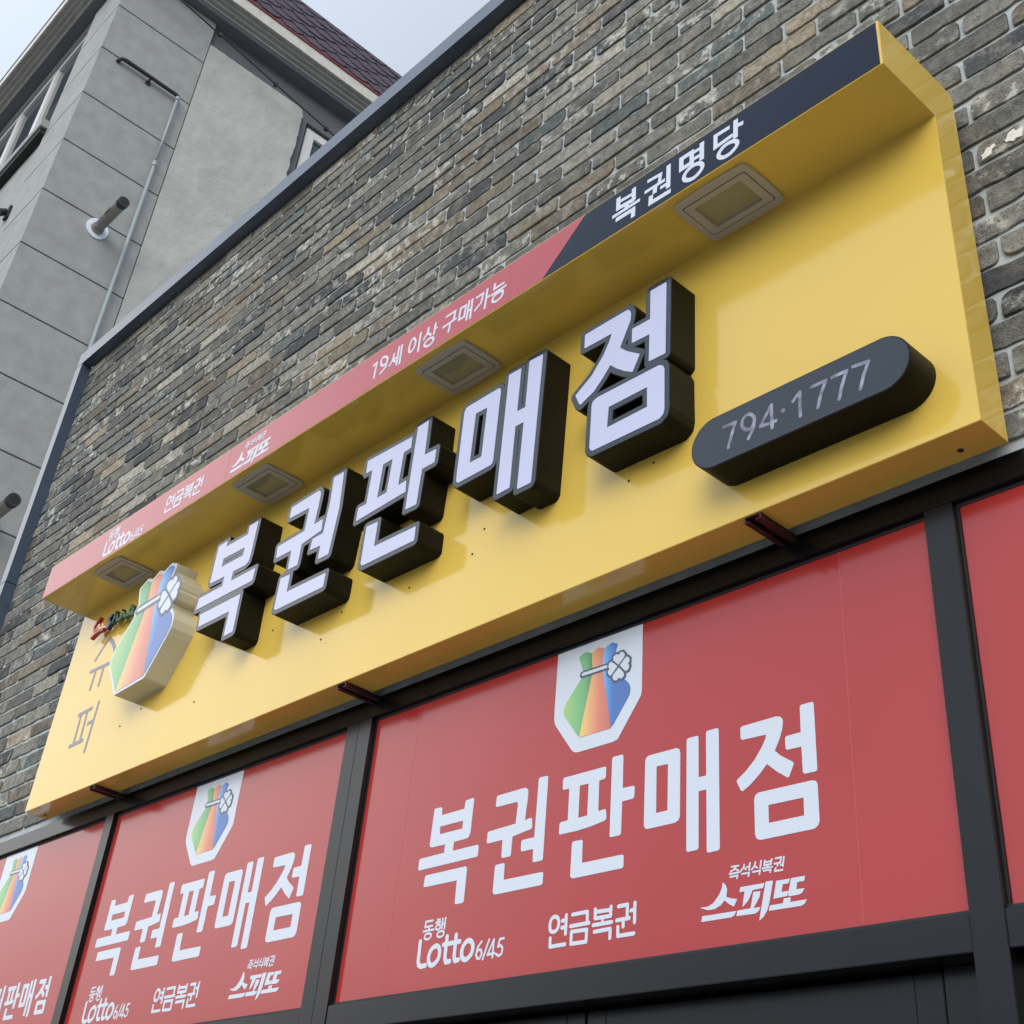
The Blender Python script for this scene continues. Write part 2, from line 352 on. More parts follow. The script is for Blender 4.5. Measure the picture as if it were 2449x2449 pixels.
TR={"bok":{"p":[[[1.5311,0.7096],[1.4766,0.7102],[1.4781,0.6752],[1.3395,0.6764],[1.3402,0.7004],[1.2815,0.6971],[1.2823,0.5528],[1.2902,0.5461],[1.3786,0.5441],[1.3805,0.5062],[1.2296,0.5066],[1.2253,0.4618],[1.583,0.4599],[1.5851,0.507],[1.4339,0.5085],[1.4346,0.5444],[1.5097,0.5428],[1.5275,0.5506],[1.5311,0.5754]],[[1.5229,0.4298],[1.268,0.4317],[1.2765,0.382],[1.4729,0.3809],[1.475,0.2888],[1.529,0.29]]],"h":[[[1.4777,0.6238],[1.3405,0.6269],[1.3403,0.5939],[1.4764,0.5926]]],"s":[]},"gwon":{"p":[[[1.7418,0.6812],[1.8925,0.6872],[1.9051,0.6801],[1.91,0.6704],[1.9115,0.6482],[1.9065,0.5546],[1.9528,0.5571],[1.9583,0.5134],[1.8544,0.5008],[1.8544,0.4249],[1.8,0.426],[1.7978,0.4981],[1.7094,0.4992],[1.7047,0.5455],[1.8542,0.5499],[1.8565,0.6357],[1.7412,0.6394]],[[2.0261,0.7059],[1.9719,0.7066],[1.977,0.6101],[1.9713,0.4988],[1.9147,0.4978],[1.9122,0.4575],[1.9698,0.4545],[1.9699,0.4054],[2.0257,0.4039],[2.0379,0.5624]],[[1.7672,0.4058],[1.8211,0.4028],[1.8223,0.3398],[2.0316,0.3374],[2.0315,0.2894],[1.7788,0.2906],[1.7665,0.2973]]],"h":[],"s":[]},"pan":{"p":[[[2.1547,0.6918],[2.3763,0.6864],[2.3784,0.6444],[2.3439,0.642],[2.3422,0.526],[2.3802,0.5283],[2.3852,0.4861],[2.1481,0.4748],[2.1488,0.5215],[2.1884,0.5214],[2.1895,0.6436],[2.1566,0.6438]],[[2.4493,0.7144],[2.3986,0.7117],[2.3981,0.4194],[2.4485,0.4179],[2.4512,0.5382],[2.5075,0.538],[2.5075,0.5851],[2.4533,0.5868]],[[2.212,0.4321],[2.2675,0.4287],[2.269,0.3441],[2.4631,0.3402],[2.464,0.2933],[2.2257,0.2954],[2.214,0.3041]]],"h":[[[2.2436,0.6416],[2.2906,0.6423],[2.2875,0.5232],[2.2413,0.5217]]],"s":[]},"mae":{"p":[[[2.6419,0.6778],[2.7651,0.68],[2.7712,0.6765],[2.7749,0.6652],[2.7749,0.43],[2.7721,0.4214],[2.7657,0.4187],[2.6342,0.4162],[2.6263,0.4205],[2.6216,0.428],[2.6192,0.6633],[2.6259,0.677]],[[2.8033,0.7081],[2.854,0.7064],[2.8546,0.557],[2.8877,0.5561],[2.8862,0.7149],[2.9407,0.7116],[2.9389,0.2961],[2.9368,0.2925],[2.8863,0.2928],[2.8869,0.507],[2.8538,0.507],[2.8559,0.3102],[2.8053,0.3086]]],"h":[[[2.6736,0.6333],[2.7224,0.6321],[2.7226,0.4694],[2.7191,0.4654],[2.6727,0.4662]]],"s":[]},"jeom":{"p":[[[3.1032,0.6925],[3.257,0.6939],[3.2658,0.6863],[3.27,0.6742],[3.2686,0.6519],[3.236,0.5792],[3.2611,0.5549],[3.3059,0.5228],[3.2834,0.4775],[3.2545,0.4953],[3.2248,0.5191],[3.2044,0.5394],[3.1819,0.5118],[3.1498,0.4812],[3.1044,0.4616],[3.0991,0.4663],[3.0825,0.5008],[3.1384,0.5379],[3.1773,0.5849],[3.195,0.6179],[3.2041,0.643],[3.1047,0.645]],[[3.3892,0.7119],[3.3353,0.7129],[3.3372,0.6186],[3.276,0.6191],[3.2769,0.5723],[3.3365,0.5696],[3.3371,0.4827],[3.3911,0.4807]],[[3.1453,0.44],[3.1494,0.4511],[3.1636,0.4563],[3.3729,0.4542],[3.3842,0.4463],[3.3889,0.4344],[3.3917,0.3176],[3.3889,0.3008],[3.3773,0.2922],[3.1578,0.296],[3.1503,0.3013],[3.1466,0.3102]]],"h":[[[3.2063,0.4059],[3.3341,0.4059],[3.3362,0.3458],[3.2041,0.3448]]],"s":[]},"digits":{"p":[],"h":[],"s":[[0.0085,[[3.5694,0.1804],[3.6019,0.1786],[3.5915,0.1532],[3.581,0.1206]]],[0.0085,[[3.6381,0.1838],[3.6523,0.1683],[3.6511,0.1518],[3.6371,0.1426],[3.621,0.1559],[3.6214,0.1754],[3.6381,0.1838]]],[0.0085,[[3.6529,0.1645],[3.6497,0.1411],[3.6355,0.1201]]],[0.0085,[[3.6988,0.12],[3.6985,0.1795],[3.6683,0.137],[3.7088,0.1332]]],[0.011,[[3.7284,0.1513],[3.7287,0.1512]]],[0.0085,[[3.7545,0.1628],[3.7725,0.1788],[3.7711,0.1176]]],[0.0085,[[3.8021,0.1767],[3.8383,0.1764],[3.8249,0.1499],[3.8147,0.1178]]],[0.0085,[[3.8532,0.1767],[3.8891,0.1761],[3.8756,0.1459],[3.8669,0.1154]]],[0.0085,[[3.9045,0.1787],[3.9409,0.1743],[3.9267,0.1446],[3.9174,0.116]]]]},"p_bok":{"p":[[[2.4038,-0.3866],[2.4348,-0.3879],[2.4372,-0.4097],[2.5259,-0.4091],[2.5277,-0.3879],[2.5612,-0.3868],[2.5595,-0.4767],[2.5564,-0.4847],[2.5498,-0.488],[2.4985,-0.4889],[2.4985,-0.5112],[2.5967,-0.5112],[2.5973,-0.5409],[2.3662,-0.5412],[2.3657,-0.5113],[2.4645,-0.5105],[2.4642,-0.4894],[2.4109,-0.4888],[2.4035,-0.4853],[2.4016,-0.4801]],[[2.3985,-0.558],[2.554,-0.5582],[2.5592,-0.5605],[2.5613,-0.5648],[2.5613,-0.6463],[2.5281,-0.6464],[2.5267,-0.5882],[2.3967,-0.5873]]],"h":[[[2.4359,-0.439],[2.5265,-0.4394],[2.5263,-0.4596],[2.4378,-0.4593]]],"s":[]},"p_gwon":{"p":[[[2.6479,-0.3991],[2.7504,-0.3984],[2.7583,-0.4019],[2.7622,-0.4079],[2.7632,-0.4231],[2.7586,-0.4801],[2.7833,-0.4772],[2.7872,-0.5047],[2.7186,-0.5126],[2.7186,-0.5591],[2.6851,-0.5592],[2.6837,-0.5145],[2.626,-0.5145],[2.6259,-0.4853],[2.7261,-0.4826],[2.7294,-0.4373],[2.7262,-0.4287],[2.6472,-0.4281]],[[2.797,-0.383],[2.8298,-0.384],[2.8312,-0.5864],[2.7968,-0.5863],[2.7958,-0.5545],[2.7529,-0.5542],[2.7522,-0.5268],[2.7967,-0.527]],[[2.665,-0.5723],[2.6989,-0.5718],[2.7008,-0.6124],[2.8359,-0.6131],[2.8363,-0.6427],[2.6756,-0.6426],[2.6686,-0.6404],[2.6651,-0.6347]]],"h":[],"s":[]},"p_pan":{"p":[[[2.8821,-0.401],[3.0229,-0.4015],[3.0229,-0.4308],[3.0024,-0.4313],[3.0036,-0.503],[3.0275,-0.501],[3.0314,-0.5273],[2.9844,-0.5337],[2.9362,-0.5363],[2.8798,-0.5357],[2.8799,-0.5069],[2.9064,-0.5067],[2.9054,-0.4311],[2.8829,-0.4307]],[[3.0409,-0.3838],[3.0759,-0.384],[3.0776,-0.4637],[3.1144,-0.4648],[3.1136,-0.4941],[3.0771,-0.4942],[3.0775,-0.5692],[3.0429,-0.5693]],[[2.9248,-0.5589],[2.9589,-0.5596],[2.9603,-0.6124],[3.0881,-0.6132],[3.0883,-0.6427],[2.9355,-0.6428],[2.9279,-0.6403],[2.9253,-0.6353]]],"h":[[[2.9397,-0.4308],[2.9687,-0.4312],[2.9694,-0.5063],[2.9406,-0.5068]]],"s":[]},"p_mae":{"p":[[[3.144,-0.4153],[3.1464,-0.4079],[3.1549,-0.4043],[3.2359,-0.4049],[3.2434,-0.4081],[3.2466,-0.4171],[3.2476,-0.558],[3.2444,-0.5663],[3.2343,-0.5699],[3.1559,-0.5698],[3.149,-0.5675],[3.145,-0.5606]],[[3.2648,-0.3897],[3.2984,-0.3899],[3.2988,-0.4838],[3.3201,-0.4839],[3.3194,-0.385],[3.3544,-0.3852],[3.3553,-0.6472],[3.3213,-0.6478],[3.3205,-0.5144],[3.2989,-0.5143],[3.2993,-0.6372],[3.2664,-0.6376]]],"h":[[[3.1782,-0.4347],[3.212,-0.4356],[3.2124,-0.5391],[3.1794,-0.5391]]],"s":[]},"p_jeom":{"p":[[[3.4128,-0.3971],[3.5057,-0.3964],[3.5162,-0.399],[3.5219,-0.4046],[3.5233,-0.4128],[3.5203,-0.4278],[3.5129,-0.4473],[3.5,-0.4688],[3.5128,-0.4809],[3.5304,-0.4929],[3.5471,-0.5035],[3.5331,-0.5311],[3.5287,-0.5307],[3.5038,-0.5133],[3.4797,-0.4925],[3.4607,-0.5098],[3.4377,-0.5264],[3.414,-0.5386],[3.3996,-0.5117],[3.4236,-0.4978],[3.4483,-0.4775],[3.4678,-0.4539],[3.4783,-0.4372],[3.4799,-0.4297],[3.4136,-0.4269]],[[3.5662,-0.3866],[3.6004,-0.3867],[3.6011,-0.5323],[3.5671,-0.5318],[3.5659,-0.4746],[3.5274,-0.4737],[3.5267,-0.4444],[3.566,-0.4445]],[[3.4454,-0.5594],[3.4489,-0.5509],[3.4569,-0.5476],[3.5879,-0.5483],[3.5963,-0.5513],[3.6001,-0.5589],[3.6003,-0.6314],[3.597,-0.6388],[3.5883,-0.6438],[3.4592,-0.6439],[3.4496,-0.6406],[3.4454,-0.6311]]],"h":[[[3.48,-0.5776],[3.5658,-0.5786],[3.5655,-0.614],[3.4803,-0.6137]]],"s":[]},"p_donghaeng":{"p":[],"h":[],"s":[[0.0052,[[2.4527,-0.6745],[2.4245,-0.6745],[2.4236,-0.6874],[2.453,-0.6868]]],[0.0052,[[2.4391,-0.6874],[2.4398,-0.6961]]],[0.0052,[[2.4174,-0.6969],[2.4598,-0.6966]]],[0.0052,[[2.4362,-0.7036],[2.4487,-0.7063],[2.4503,-0.7114],[2.4438,-0.7167],[2.4318,-0.7166],[2.426,-0.7129],[2.4273,-0.7063],[2.4362,-0.7036]]],[0.0052,[[2.4678,-0.6754],[2.4796,-0.6751]]],[0.0052,[[2.4629,-0.6814],[2.4827,-0.6813]]],[0.0052,[[2.4738,-0.6866],[2.4813,-0.69],[2.4815,-0.6961],[2.4741,-0.6991],[2.4673,-0.6962],[2.4665,-0.69],[2.4738,-0.6866]]],[0.0052,[[2.4891,-0.6732],[2.4887,-0.6991]]],[0.0052,[[2.4998,-0.6724],[2.4989,-0.7006]]],[0.0052,[[2.4897,-0.6873],[2.4995,-0.6873]]],[0.0052,[[2.4868,-0.7038],[2.4966,-0.7058],[2.499,-0.7115],[2.4931,-0.7166],[2.4813,-0.7167],[2.4747,-0.7129],[2.4764,-0.7062],[2.4868,-0.7038]]]],"q":1},"p_lotto":{"p":[],"h":[],"s":[[0.0118,[[2.4113,-0.7198],[2.4119,-0.766],[2.4153,-0.7747],[2.4252,-0.7793],[2.4419,-0.7785]]],[0.0118,[[2.4733,-0.7369],[2.4859,-0.7413],[2.4911,-0.7538],[2.4873,-0.77],[2.4697,-0.7801],[2.4561,-0.7758],[2.4508,-0.7615],[2.4571,-0.7448],[2.4733,-0.7369]]],[0.0118,[[2.5131,-0.7197],[2.5132,-0.7691],[2.5187,-0.7785],[2.532,-0.7781]]],[0.0118,[[2.5468,-0.72],[2.5472,-0.7703],[2.5521,-0.779],[2.5641,-0.7779]]],[0.011,[[2.5026,-0.7371],[2.5628,-0.7361]]],[0.0118,[[2.5931,-0.7377],[2.607,-0.7428],[2.6128,-0.7562],[2.6077,-0.7708],[2.5916,-0.7801],[2.5776,-0.7746],[2.5734,-0.7602],[2.5794,-0.7456],[2.5931,-0.7377]]]]},"p_645":{"p":[],"h":[],"s":[[0.0056,[[2.6424,-0.7455],[2.6304,-0.757],[2.6264,-0.7727],[2.6325,-0.7826],[2.6407,-0.7828],[2.6466,-0.7737],[2.6433,-0.7642],[2.6349,-0.7627],[2.6285,-0.7683]]],[0.0056,[[2.6685,-0.7438],[2.6515,-0.7857]]],[0.0056,[[2.6851,-0.7846],[2.6853,-0.7457],[2.6671,-0.7776],[2.691,-0.7761]]],[0.0056,[[2.7193,-0.7467],[2.7057,-0.7469],[2.7017,-0.7636],[2.7112,-0.7612],[2.7173,-0.7675],[2.7163,-0.7799],[2.7063,-0.7839],[2.6968,-0.779]]]]},"p_yeongeum":{"p":[],"h":[],"s":[[0.0085,[[2.8847,-0.7194],[2.8946,-0.7241],[2.8983,-0.7362],[2.8935,-0.7483],[2.8818,-0.7517],[2.8724,-0.7469],[2.8701,-0.7339],[2.8747,-0.7228],[2.8847,-0.7194]]],[0.0085,[[2.9207,-0.7204],[2.9212,-0.7601]]],[0.0085,[[2.9089,-0.7311],[2.9216,-0.7307]]],[0.0085,[[2.9086,-0.746],[2.9212,-0.7458]]],[0.0085,[[2.8736,-0.7644],[2.8746,-0.7825],[2.9211,-0.7822]]],[0.0085,[[2.9402,-0.7219],[2.9856,-0.7215],[2.9866,-0.7423]]],[0.0085,[[2.9356,-0.7461],[2.9918,-0.7457]]],[0.0085,[[2.9394,-0.7582],[2.9862,-0.7589],[2.9859,-0.784],[2.9399,-0.7834],[2.9394,-0.7582]]],[0.0085,[[3.0095,-0.7196],[3.01,-0.7386],[3.0558,-0.739],[3.0563,-0.72]]],[0.0085,[[3.0099,-0.7253],[3.0559,-0.7263]]],[0.007,[[3.0323,-0.7389],[3.0326,-0.7513]]],[0.0085,[[3.0053,-0.7522],[3.0597,-0.7521]]],[0.0085,[[3.0095,-0.7664],[3.0562,-0.7654],[3.0565,-0.7845]]],[0.0085,[[3.0786,-0.7223],[3.1041,-0.7217],[3.1045,-0.749]]],[0.0085,[[3.0746,-0.7506],[3.1104,-0.7502]]],[0.0085,[[3.0934,-0.7509],[3.0938,-0.7653]]],[0.0085,[[3.1258,-0.7207],[3.126,-0.7604]]],[0.0085,[[3.1152,-0.7354],[3.126,-0.7351]]],[0.0085,[[3.0785,-0.7645],[3.0792,-0.783],[3.1249,-0.7829]]]]},"p_seupitto":{"p":[[[3.362,-0.7123],[3.3692,-0.7182],[3.3735,-0.7286],[3.3708,-0.7416],[3.3815,-0.746],[3.3983,-0.7499],[3.3898,-0.7631],[3.3782,-0.757],[3.3667,-0.7483],[3.3576,-0.7562],[3.3416,-0.7619],[3.324,-0.7615],[3.3029,-0.7543],[3.324,-0.7548],[3.3385,-0.7494],[3.353,-0.7355],[3.3603,-0.7231]],[[3.3094,-0.7715],[3.3959,-0.7721],[3.3903,-0.7801],[3.3825,-0.7827],[3.307,-0.7824]],[[3.4065,-0.7283],[3.466,-0.7283],[3.4616,-0.7376],[3.436,-0.7379],[3.432,-0.7463],[3.4248,-0.7572],[3.4107,-0.7673],[3.4168,-0.7376],[3.4039,-0.7373]],[[3.4382,-0.7417],[3.4553,-0.7423],[3.4531,-0.7527],[3.446,-0.7624],[3.4374,-0.7719],[3.4548,-0.7724],[3.4501,-0.7794],[3.4416,-0.783],[3.3957,-0.7822],[3.3982,-0.7716],[3.4306,-0.7716]],[[3.4687,-0.7263],[3.4861,-0.7267],[3.4768,-0.7641],[3.4711,-0.7797],[3.4617,-0.7914],[3.451,-0.7976],[3.4553,-0.7789]],[[3.4936,-0.7283],[3.5271,-0.7288],[3.5216,-0.7372],[3.5088,-0.737],[3.5053,-0.751],[3.5225,-0.751],[3.5176,-0.7603],[3.4859,-0.7612]],[[3.5286,-0.7284],[3.5616,-0.7286],[3.5583,-0.7378],[3.5428,-0.7378],[3.5397,-0.7508],[3.5587,-0.7511],[3.5525,-0.7592],[3.5437,-0.7615],[3.5201,-0.7612],[3.5224,-0.7516]],[[3.5105,-0.7637],[3.5267,-0.7638],[3.5244,-0.7722],[3.5633,-0.7722],[3.5571,-0.7799],[3.5499,-0.7824],[3.4742,-0.7822],[3.477,-0.7723],[3.5076,-0.7723]]],"h":[],"s":[]},"p_jeukseok":{"p":[],"h":[],"s":[[0.0036,[[3.3843,-0.6853],[3.4038,-0.6858]]],[0.0036,[[3.3958,-0.6862],[3.3918,-0.6913],[3.3819,-0.6948]]],[0.0036,[[3.3934,-0.6904],[3.4031,-0.6959]]],[0.0036,[[3.3786,-0.6989],[3.4046,-0.699]]],[0.0036,[[3.3805,-0.7047],[3.3999,-0.7046],[3.3978,-0.711]]],[0.0036,[[3.4172,-0.6845],[3.4151,-0.6918],[3.4067,-0.6985]]],[0.0036,[[3.4159,-0.6913],[3.4224,-0.6965]]],[0.0036,[[3.4316,-0.6836],[3.429,-0.6994]]],[0.0036,[[3.4229,-0.6915],[3.4303,-0.6913]]],[0.0036,[[3.41,-0.7033],[3.4289,-0.7033],[3.4262,-0.7108]]],[0.0036,[[3.4452,-0.6841],[3.4423,-0.6928],[3.4347,-0.699]]],[0.0036,[[3.4431,-0.6924],[3.4495,-0.697]]],[0.0036,[[3.4588,-0.6835],[3.4558,-0.6997]]],[0.0036,[[3.4369,-0.7034],[3.4559,-0.7032],[3.4536,-0.7112]]],[0.0036,[[3.4683,-0.6844],[3.4656,-0.6946],[3.4824,-0.6945],[3.485,-0.6844]]],[0.0036,[[3.4672,-0.6893],[3.4836,-0.6891]]],[0.0036,[[3.4743,-0.6953],[3.4735,-0.6994]]],[0.0036,[[3.4609,-0.7001],[3.4859,-0.7001]]],[0.0036,[[3.4633,-0.7051],[3.4812,-0.705],[3.4795,-0.7109]]],[0.0036,[[3.4928,-0.6857],[3.5073,-0.6855],[3.5045,-0.6954]]],[0.0036,[[3.4894,-0.6954],[3.5064,-0.6954]]],[0.0036,[[3.4989,-0.696],[3.4976,-0.7016]]],[0.0036,[[3.5139,-0.6843],[3.5105,-0.704]]],[0.0036,[[3.5043,-0.7001],[3.5107,-0.7]]],[0.0036,[[3.4933,-0.703],[3.4916,-0.7097],[3.5103,-0.7097]]]],"q":1},"e_shield":{"p":[[[2.8348,-0.0627],[3.1238,-0.0602],[3.1267,-0.2419],[3.125,-0.2522],[3.1194,-0.2602],[3.0617,-0.3359],[3.0553,-0.3442],[3.0399,-0.3467],[2.9271,-0.3471],[2.917,-0.3453],[2.9065,-0.339],[2.8439,-0.2624],[2.8381,-0.2512],[2.8359,-0.238]]],"h":[],"s":[]},"e_green":{"p":[[[2.9121,-0.0978],[2.934,-0.089],[2.9562,-0.0985],[2.9612,-0.1382],[2.9606,-0.1609],[2.9569,-0.1869],[2.9275,-0.3106],[2.8745,-0.2466],[2.8685,-0.2318],[2.8743,-0.212],[2.9243,-0.1584],[2.9282,-0.1365]]],"h":[],"s":[]},"e_orange":{"p":[[[2.9562,-0.0985],[2.9787,-0.0888],[2.9995,-0.0981],[2.9956,-0.1376],[2.998,-0.161],[3.0065,-0.197],[3.0336,-0.3115],[2.9283,-0.3112],[2.9606,-0.1609],[2.9612,-0.1382]]],"h":[],"s":[]},"e_blue":{"p":[[[2.9995,-0.0981],[3.0236,-0.0894],[3.044,-0.0981],[3.0362,-0.1217],[3.0365,-0.1587],[3.0702,-0.1971],[3.0857,-0.2122],[3.0909,-0.2245],[3.0903,-0.238],[3.0848,-0.2474],[3.0341,-0.3112],[2.998,-0.161],[2.9956,-0.1376]]],"h":[],"s":[]},"e_band":{"p":[],"h":[],"s":[[0.0185,[[2.9286,-0.1488],[3.0163,-0.1504]]]]},"e_band_in":{"p":[],"h":[],"s":[[0.0078,[[2.9301,-0.1488],[3.0091,-0.1498]]]]},"e_clover":{"p":[[[3.0506,-0.1562],[3.0328,-0.14],[3.0317,-0.1297],[3.0436,-0.126],[3.051,-0.1309],[3.0543,-0.1247],[3.0632,-0.1258],[3.0702,-0.1341],[3.0684,-0.1407]],[[3.0551,-0.1589],[3.0712,-0.1443],[3.0781,-0.142],[3.0855,-0.149],[3.0859,-0.1582],[3.0807,-0.1603],[3.0863,-0.1681],[3.0832,-0.177],[3.0746,-0.1789],[3.071,-0.1758]],[[3.0518,-0.1636],[3.0686,-0.1814],[3.0699,-0.1901],[3.0614,-0.1948],[3.052,-0.1902],[3.0473,-0.1952],[3.0384,-0.1935],[3.0323,-0.1857],[3.0332,-0.1789]],[[3.0472,-0.1588],[3.0311,-0.1741],[3.0242,-0.1779],[3.0166,-0.1702],[3.0161,-0.1624],[3.0214,-0.1603],[3.0164,-0.1518],[3.0195,-0.1427],[3.0275,-0.1421]]],"h":[],"s":[]},"f_myeongdang":{"p":[],"h":[],"s":[[0.0143,[[3.3157,0.9747],[3.3163,0.9362],[3.3717,0.9311]]],[0.0143,[[3.3705,0.9732],[3.3718,0.9297]]],[0.011,[[3.3165,0.9583],[3.3713,0.9541]]],[0.0143,[[3.3469,0.9337],[3.347,0.9195]]],[0.011,[[3.2973,0.9156],[3.3927,0.9156]]],[0.0143,[[3.3114,0.8971],[3.3713,0.8963],[3.3716,0.8697]]],[0.011,[[3.4193,0.9638],[3.4634,0.9599],[3.459,0.9277]]],[0.011,[[3.411,0.9298],[3.4774,0.929]]],[0.0143,[[3.4459,0.9227],[3.4446,0.9055]]],[0.0143,[[3.4903,0.9735],[3.4904,0.8936]]],[0.011,[[3.4647,0.9098],[3.4895,0.9094]]],[0.0143,[[3.432,0.903],[3.4314,0.8784],[3.4975,0.8769]]],[0.0143,[[3.5331,0.9654],[3.5671,0.9653],[3.5674,0.9282],[3.5331,0.9276],[3.5331,0.9654]]],[0.0143,[[3.6,0.9759],[3.5996,0.9161]]],[0.011,[[3.5697,0.96],[3.6,0.959]]],[0.011,[[3.5699,0.9361],[3.6,0.9352]]],[0.0127,[[3.5889,0.9095],[3.6013,0.8961],[3.5976,0.8804],[3.5766,0.8694],[3.5553,0.8742],[3.5425,0.8877],[3.5466,0.9041],[3.5663,0.9137],[3.5889,0.9095]]],[0.0127,[[3.6864,0.9659],[3.6436,0.9674],[3.6428,0.9267],[3.6956,0.9312]]],[0.0143,[[3.7067,0.9771],[3.7051,0.9158]]],[0.0127,[[3.7067,0.9547],[3.7282,0.9508]]],[0.0127,[[3.6988,0.9082],[3.71,0.8958],[3.706,0.8825],[3.6863,0.8725],[3.6648,0.8754],[3.6528,0.8887],[3.6573,0.9032],[3.676,0.9127],[3.6988,0.9082]]]],"q":1},"f_age":{"p":[],"h":[],"s":[[0.0085,[[2.2636,0.9464],[2.2826,0.9498],[2.2804,0.8893]]],[0.0085,[[2.3283,0.9509],[2.3398,0.9368],[2.337,0.9221],[2.3189,0.92],[2.3064,0.9377],[2.3107,0.9551],[2.3283,0.9509]]],[0.0085,[[2.3397,0.9337],[2.3365,0.9062],[2.311,0.8917]]],[0.0085,[[2.3729,0.9408],[2.3693,0.9153],[2.3554,0.8989]]],[0.0085,[[2.3698,0.9182],[2.3869,0.8998]]],[0.0085,[[2.377,0.9171],[2.3954,0.9163]]],[0.0085,[[2.3937,0.9576],[2.3946,0.8831]]],[0.0085,[[2.4079,0.9572],[2.4093,0.8804]]],[0.0085,[[2.466,0.9517],[2.4778,0.9325],[2.473,0.9079],[2.4566,0.9016],[2.449,0.9189],[2.4534,0.9455],[2.466,0.9517]]],[0.0085,[[2.4986,0.9561],[2.4989,0.8808]]],[0.0085,[[2.5356,0.9567],[2.5356,0.9369],[2.5173,0.9174]]],[0.0085,[[2.5362,0.9333],[2.5548,0.917]]],[0.0085,[[2.5693,0.956],[2.5674,0.9109]]],[0.0085,[[2.5688,0.9301],[2.5802,0.9344]]],[0.0085,[[2.5633,0.9023],[2.5697,0.8885],[2.5546,0.8777],[2.5322,0.8848],[2.5276,0.8983],[2.5453,0.9062],[2.5633,0.9023]]],[0.0085,[[2.617,0.9515],[2.6601,0.9513],[2.657,0.9152]]],[0.0085,[[2.6084,0.9149],[2.6694,0.9184]]],[0.0085,[[2.643,0.9103],[2.6386,0.882]]],[0.0085,[[2.6849,0.9469],[2.7089,0.946],[2.7067,0.9034],[2.6829,0.9041],[2.6849,0.9469]]],[0.0085,[[2.7218,0.9571],[2.7191,0.8832]]],[0.0085,[[2.7359,0.9554],[2.7359,0.8795]]],[0.0085,[[2.7208,0.9174],[2.7355,0.916]]],[0.0085,[[2.7528,0.9489],[2.7844,0.9486],[2.7786,0.9161],[2.7525,0.8997]]],[0.0085,[[2.801,0.9569],[2.7985,0.8823]]],[0.0085,[[2.8007,0.9221],[2.8167,0.9217]]],[0.0085,[[2.8334,0.9572],[2.8321,0.9367],[2.8745,0.9368]]],[0.0085,[[2.8214,0.918],[2.8845,0.9211]]],[0.0085,[[2.8726,0.907],[2.8699,0.8887],[2.8466,0.882],[2.8313,0.8923],[2.8361,0.908],[2.8599,0.9113],[2.8726,0.907]]]],"q":1},"b_syupeo":{"p":[],"h":[],"s":[[0.0155,[[0.332,0.65],[0.2922,0.6188],[0.2525,0.5733]]],[0.0184,[[0.332,0.65],[0.3733,0.6238],[0.407,0.5891],[0.4318,0.5543]]],[0.0155,[[0.2371,0.529],[0.3989,0.5235],[0.4858,0.5238]]],[0.0155,[[0.2893,0.5196],[0.287,0.438]]],[0.0155,[[0.3568,0.5197],[0.3581,0.4387]]],[0.0155,[[0.2467,0.3411],[0.3613,0.3444]]],[0.0155,[[0.2746,0.3311],[0.2801,0.2206]]],[0.0155,[[0.3254,0.3323],[0.3327,0.2245]]],[0.0155,[[0.2451,0.2126],[0.3601,0.2144]]],[0.0155,[[0.4084,0.3614],[0.4045,0.1555]]],[0.0155,[[0.3597,0.2801],[0.4102,0.2826]]]],"q":1},"s_red":{"p":[],"h":[],"s":[[0.012,[[0.2549,0.7527],[0.2362,0.7391],[0.2222,0.7212],[0.2297,0.7042],[0.2503,0.6849],[0.2206,0.6732]]],[0.012,[[0.2503,0.6849],[0.2782,0.6898],[0.3142,0.6849]]]]},"s_yellow":{"p":[],"h":[],"s":[[0.008,[[0.2493,0.7013],[0.2622,0.718],[0.2703,0.7185],[0.2709,0.6978],[0.3016,0.6974],[0.3117,0.7089]]],[0.008,[[0.3117,0.7089],[0.3083,0.6954],[0.3403,0.6872]]]]},"s_blue":{"p":[],"h":[],"s":[[0.012,[[0.3744,0.7292],[0.3499,0.7192],[0.3755,0.6926],[0.3573,0.6764]]]]},"s_green":{"p":[],"h":[],"s":[[0.012,[[0.402,0.7352],[0.3954,0.6909]]],[0.012,[[0.3979,0.706],[0.424,0.7125],[0.4316,0.6885],[0.4557,0.6883],[0.4651,0.7056]]],[0.01,[[0.4558,0.7281],[0.4574,0.727]]],[0.012,[[0.4589,0.6874],[0.4877,0.7029],[0.4977,0.6841],[0.5209,0.6898],[0.5236,0.6847]]],[0.012,[[0.5289,0.6844],[0.5609,0.693],[0.5361,0.7208],[0.5276,0.702],[0.5498,0.6794],[0.5784,0.6791]]]]},"aff":{"yeongeum":[[0.99962,-0.02059],[0.01025,1.04157],[-1.8658,1.76724]],"seupitto":[[0.95375,-0.00675],[0.0146,1.02453],[-1.68598,1.70028]],"lotto":[[1.01992,-0.01904],[-0.00559,1.05031],[-1.93574,1.73459]],"bag":[[1.91036,0.11284],[0.00409,2.02602],[-4.84556,0.57973]],"bay1":[[0.48779,7e-05],[-0.03197,0.48207],[-1.43444,-0.41785]]},"flake":{"p":[[[4.1434,0.7791],[4.147,0.7821],[4.1457,0.7958],[4.1516,0.7958],[4.1556,0.8014],[4.1642,0.8093],[4.1666,0.8032],[4.1728,0.8087],[4.1793,0.8096],[4.1811,0.7997],[4.1721,0.7964],[4.168,0.7824],[4.1549,0.7806]],[[4.1977,0.8044],[4.2078,0.8011],[4.2143,0.8162],[4.2232,0.8195],[4.2296,0.8203],[4.2324,0.8111],[4.2409,0.8118],[4.2474,0.8139],[4.2498,0.8022],[4.2423,0.7867],[4.2303,0.79],[4.2232,0.7841],[4.2149,0.7917],[4.2066,0.7929],[4.2056,0.8]]],"h":[],"s":[]}}
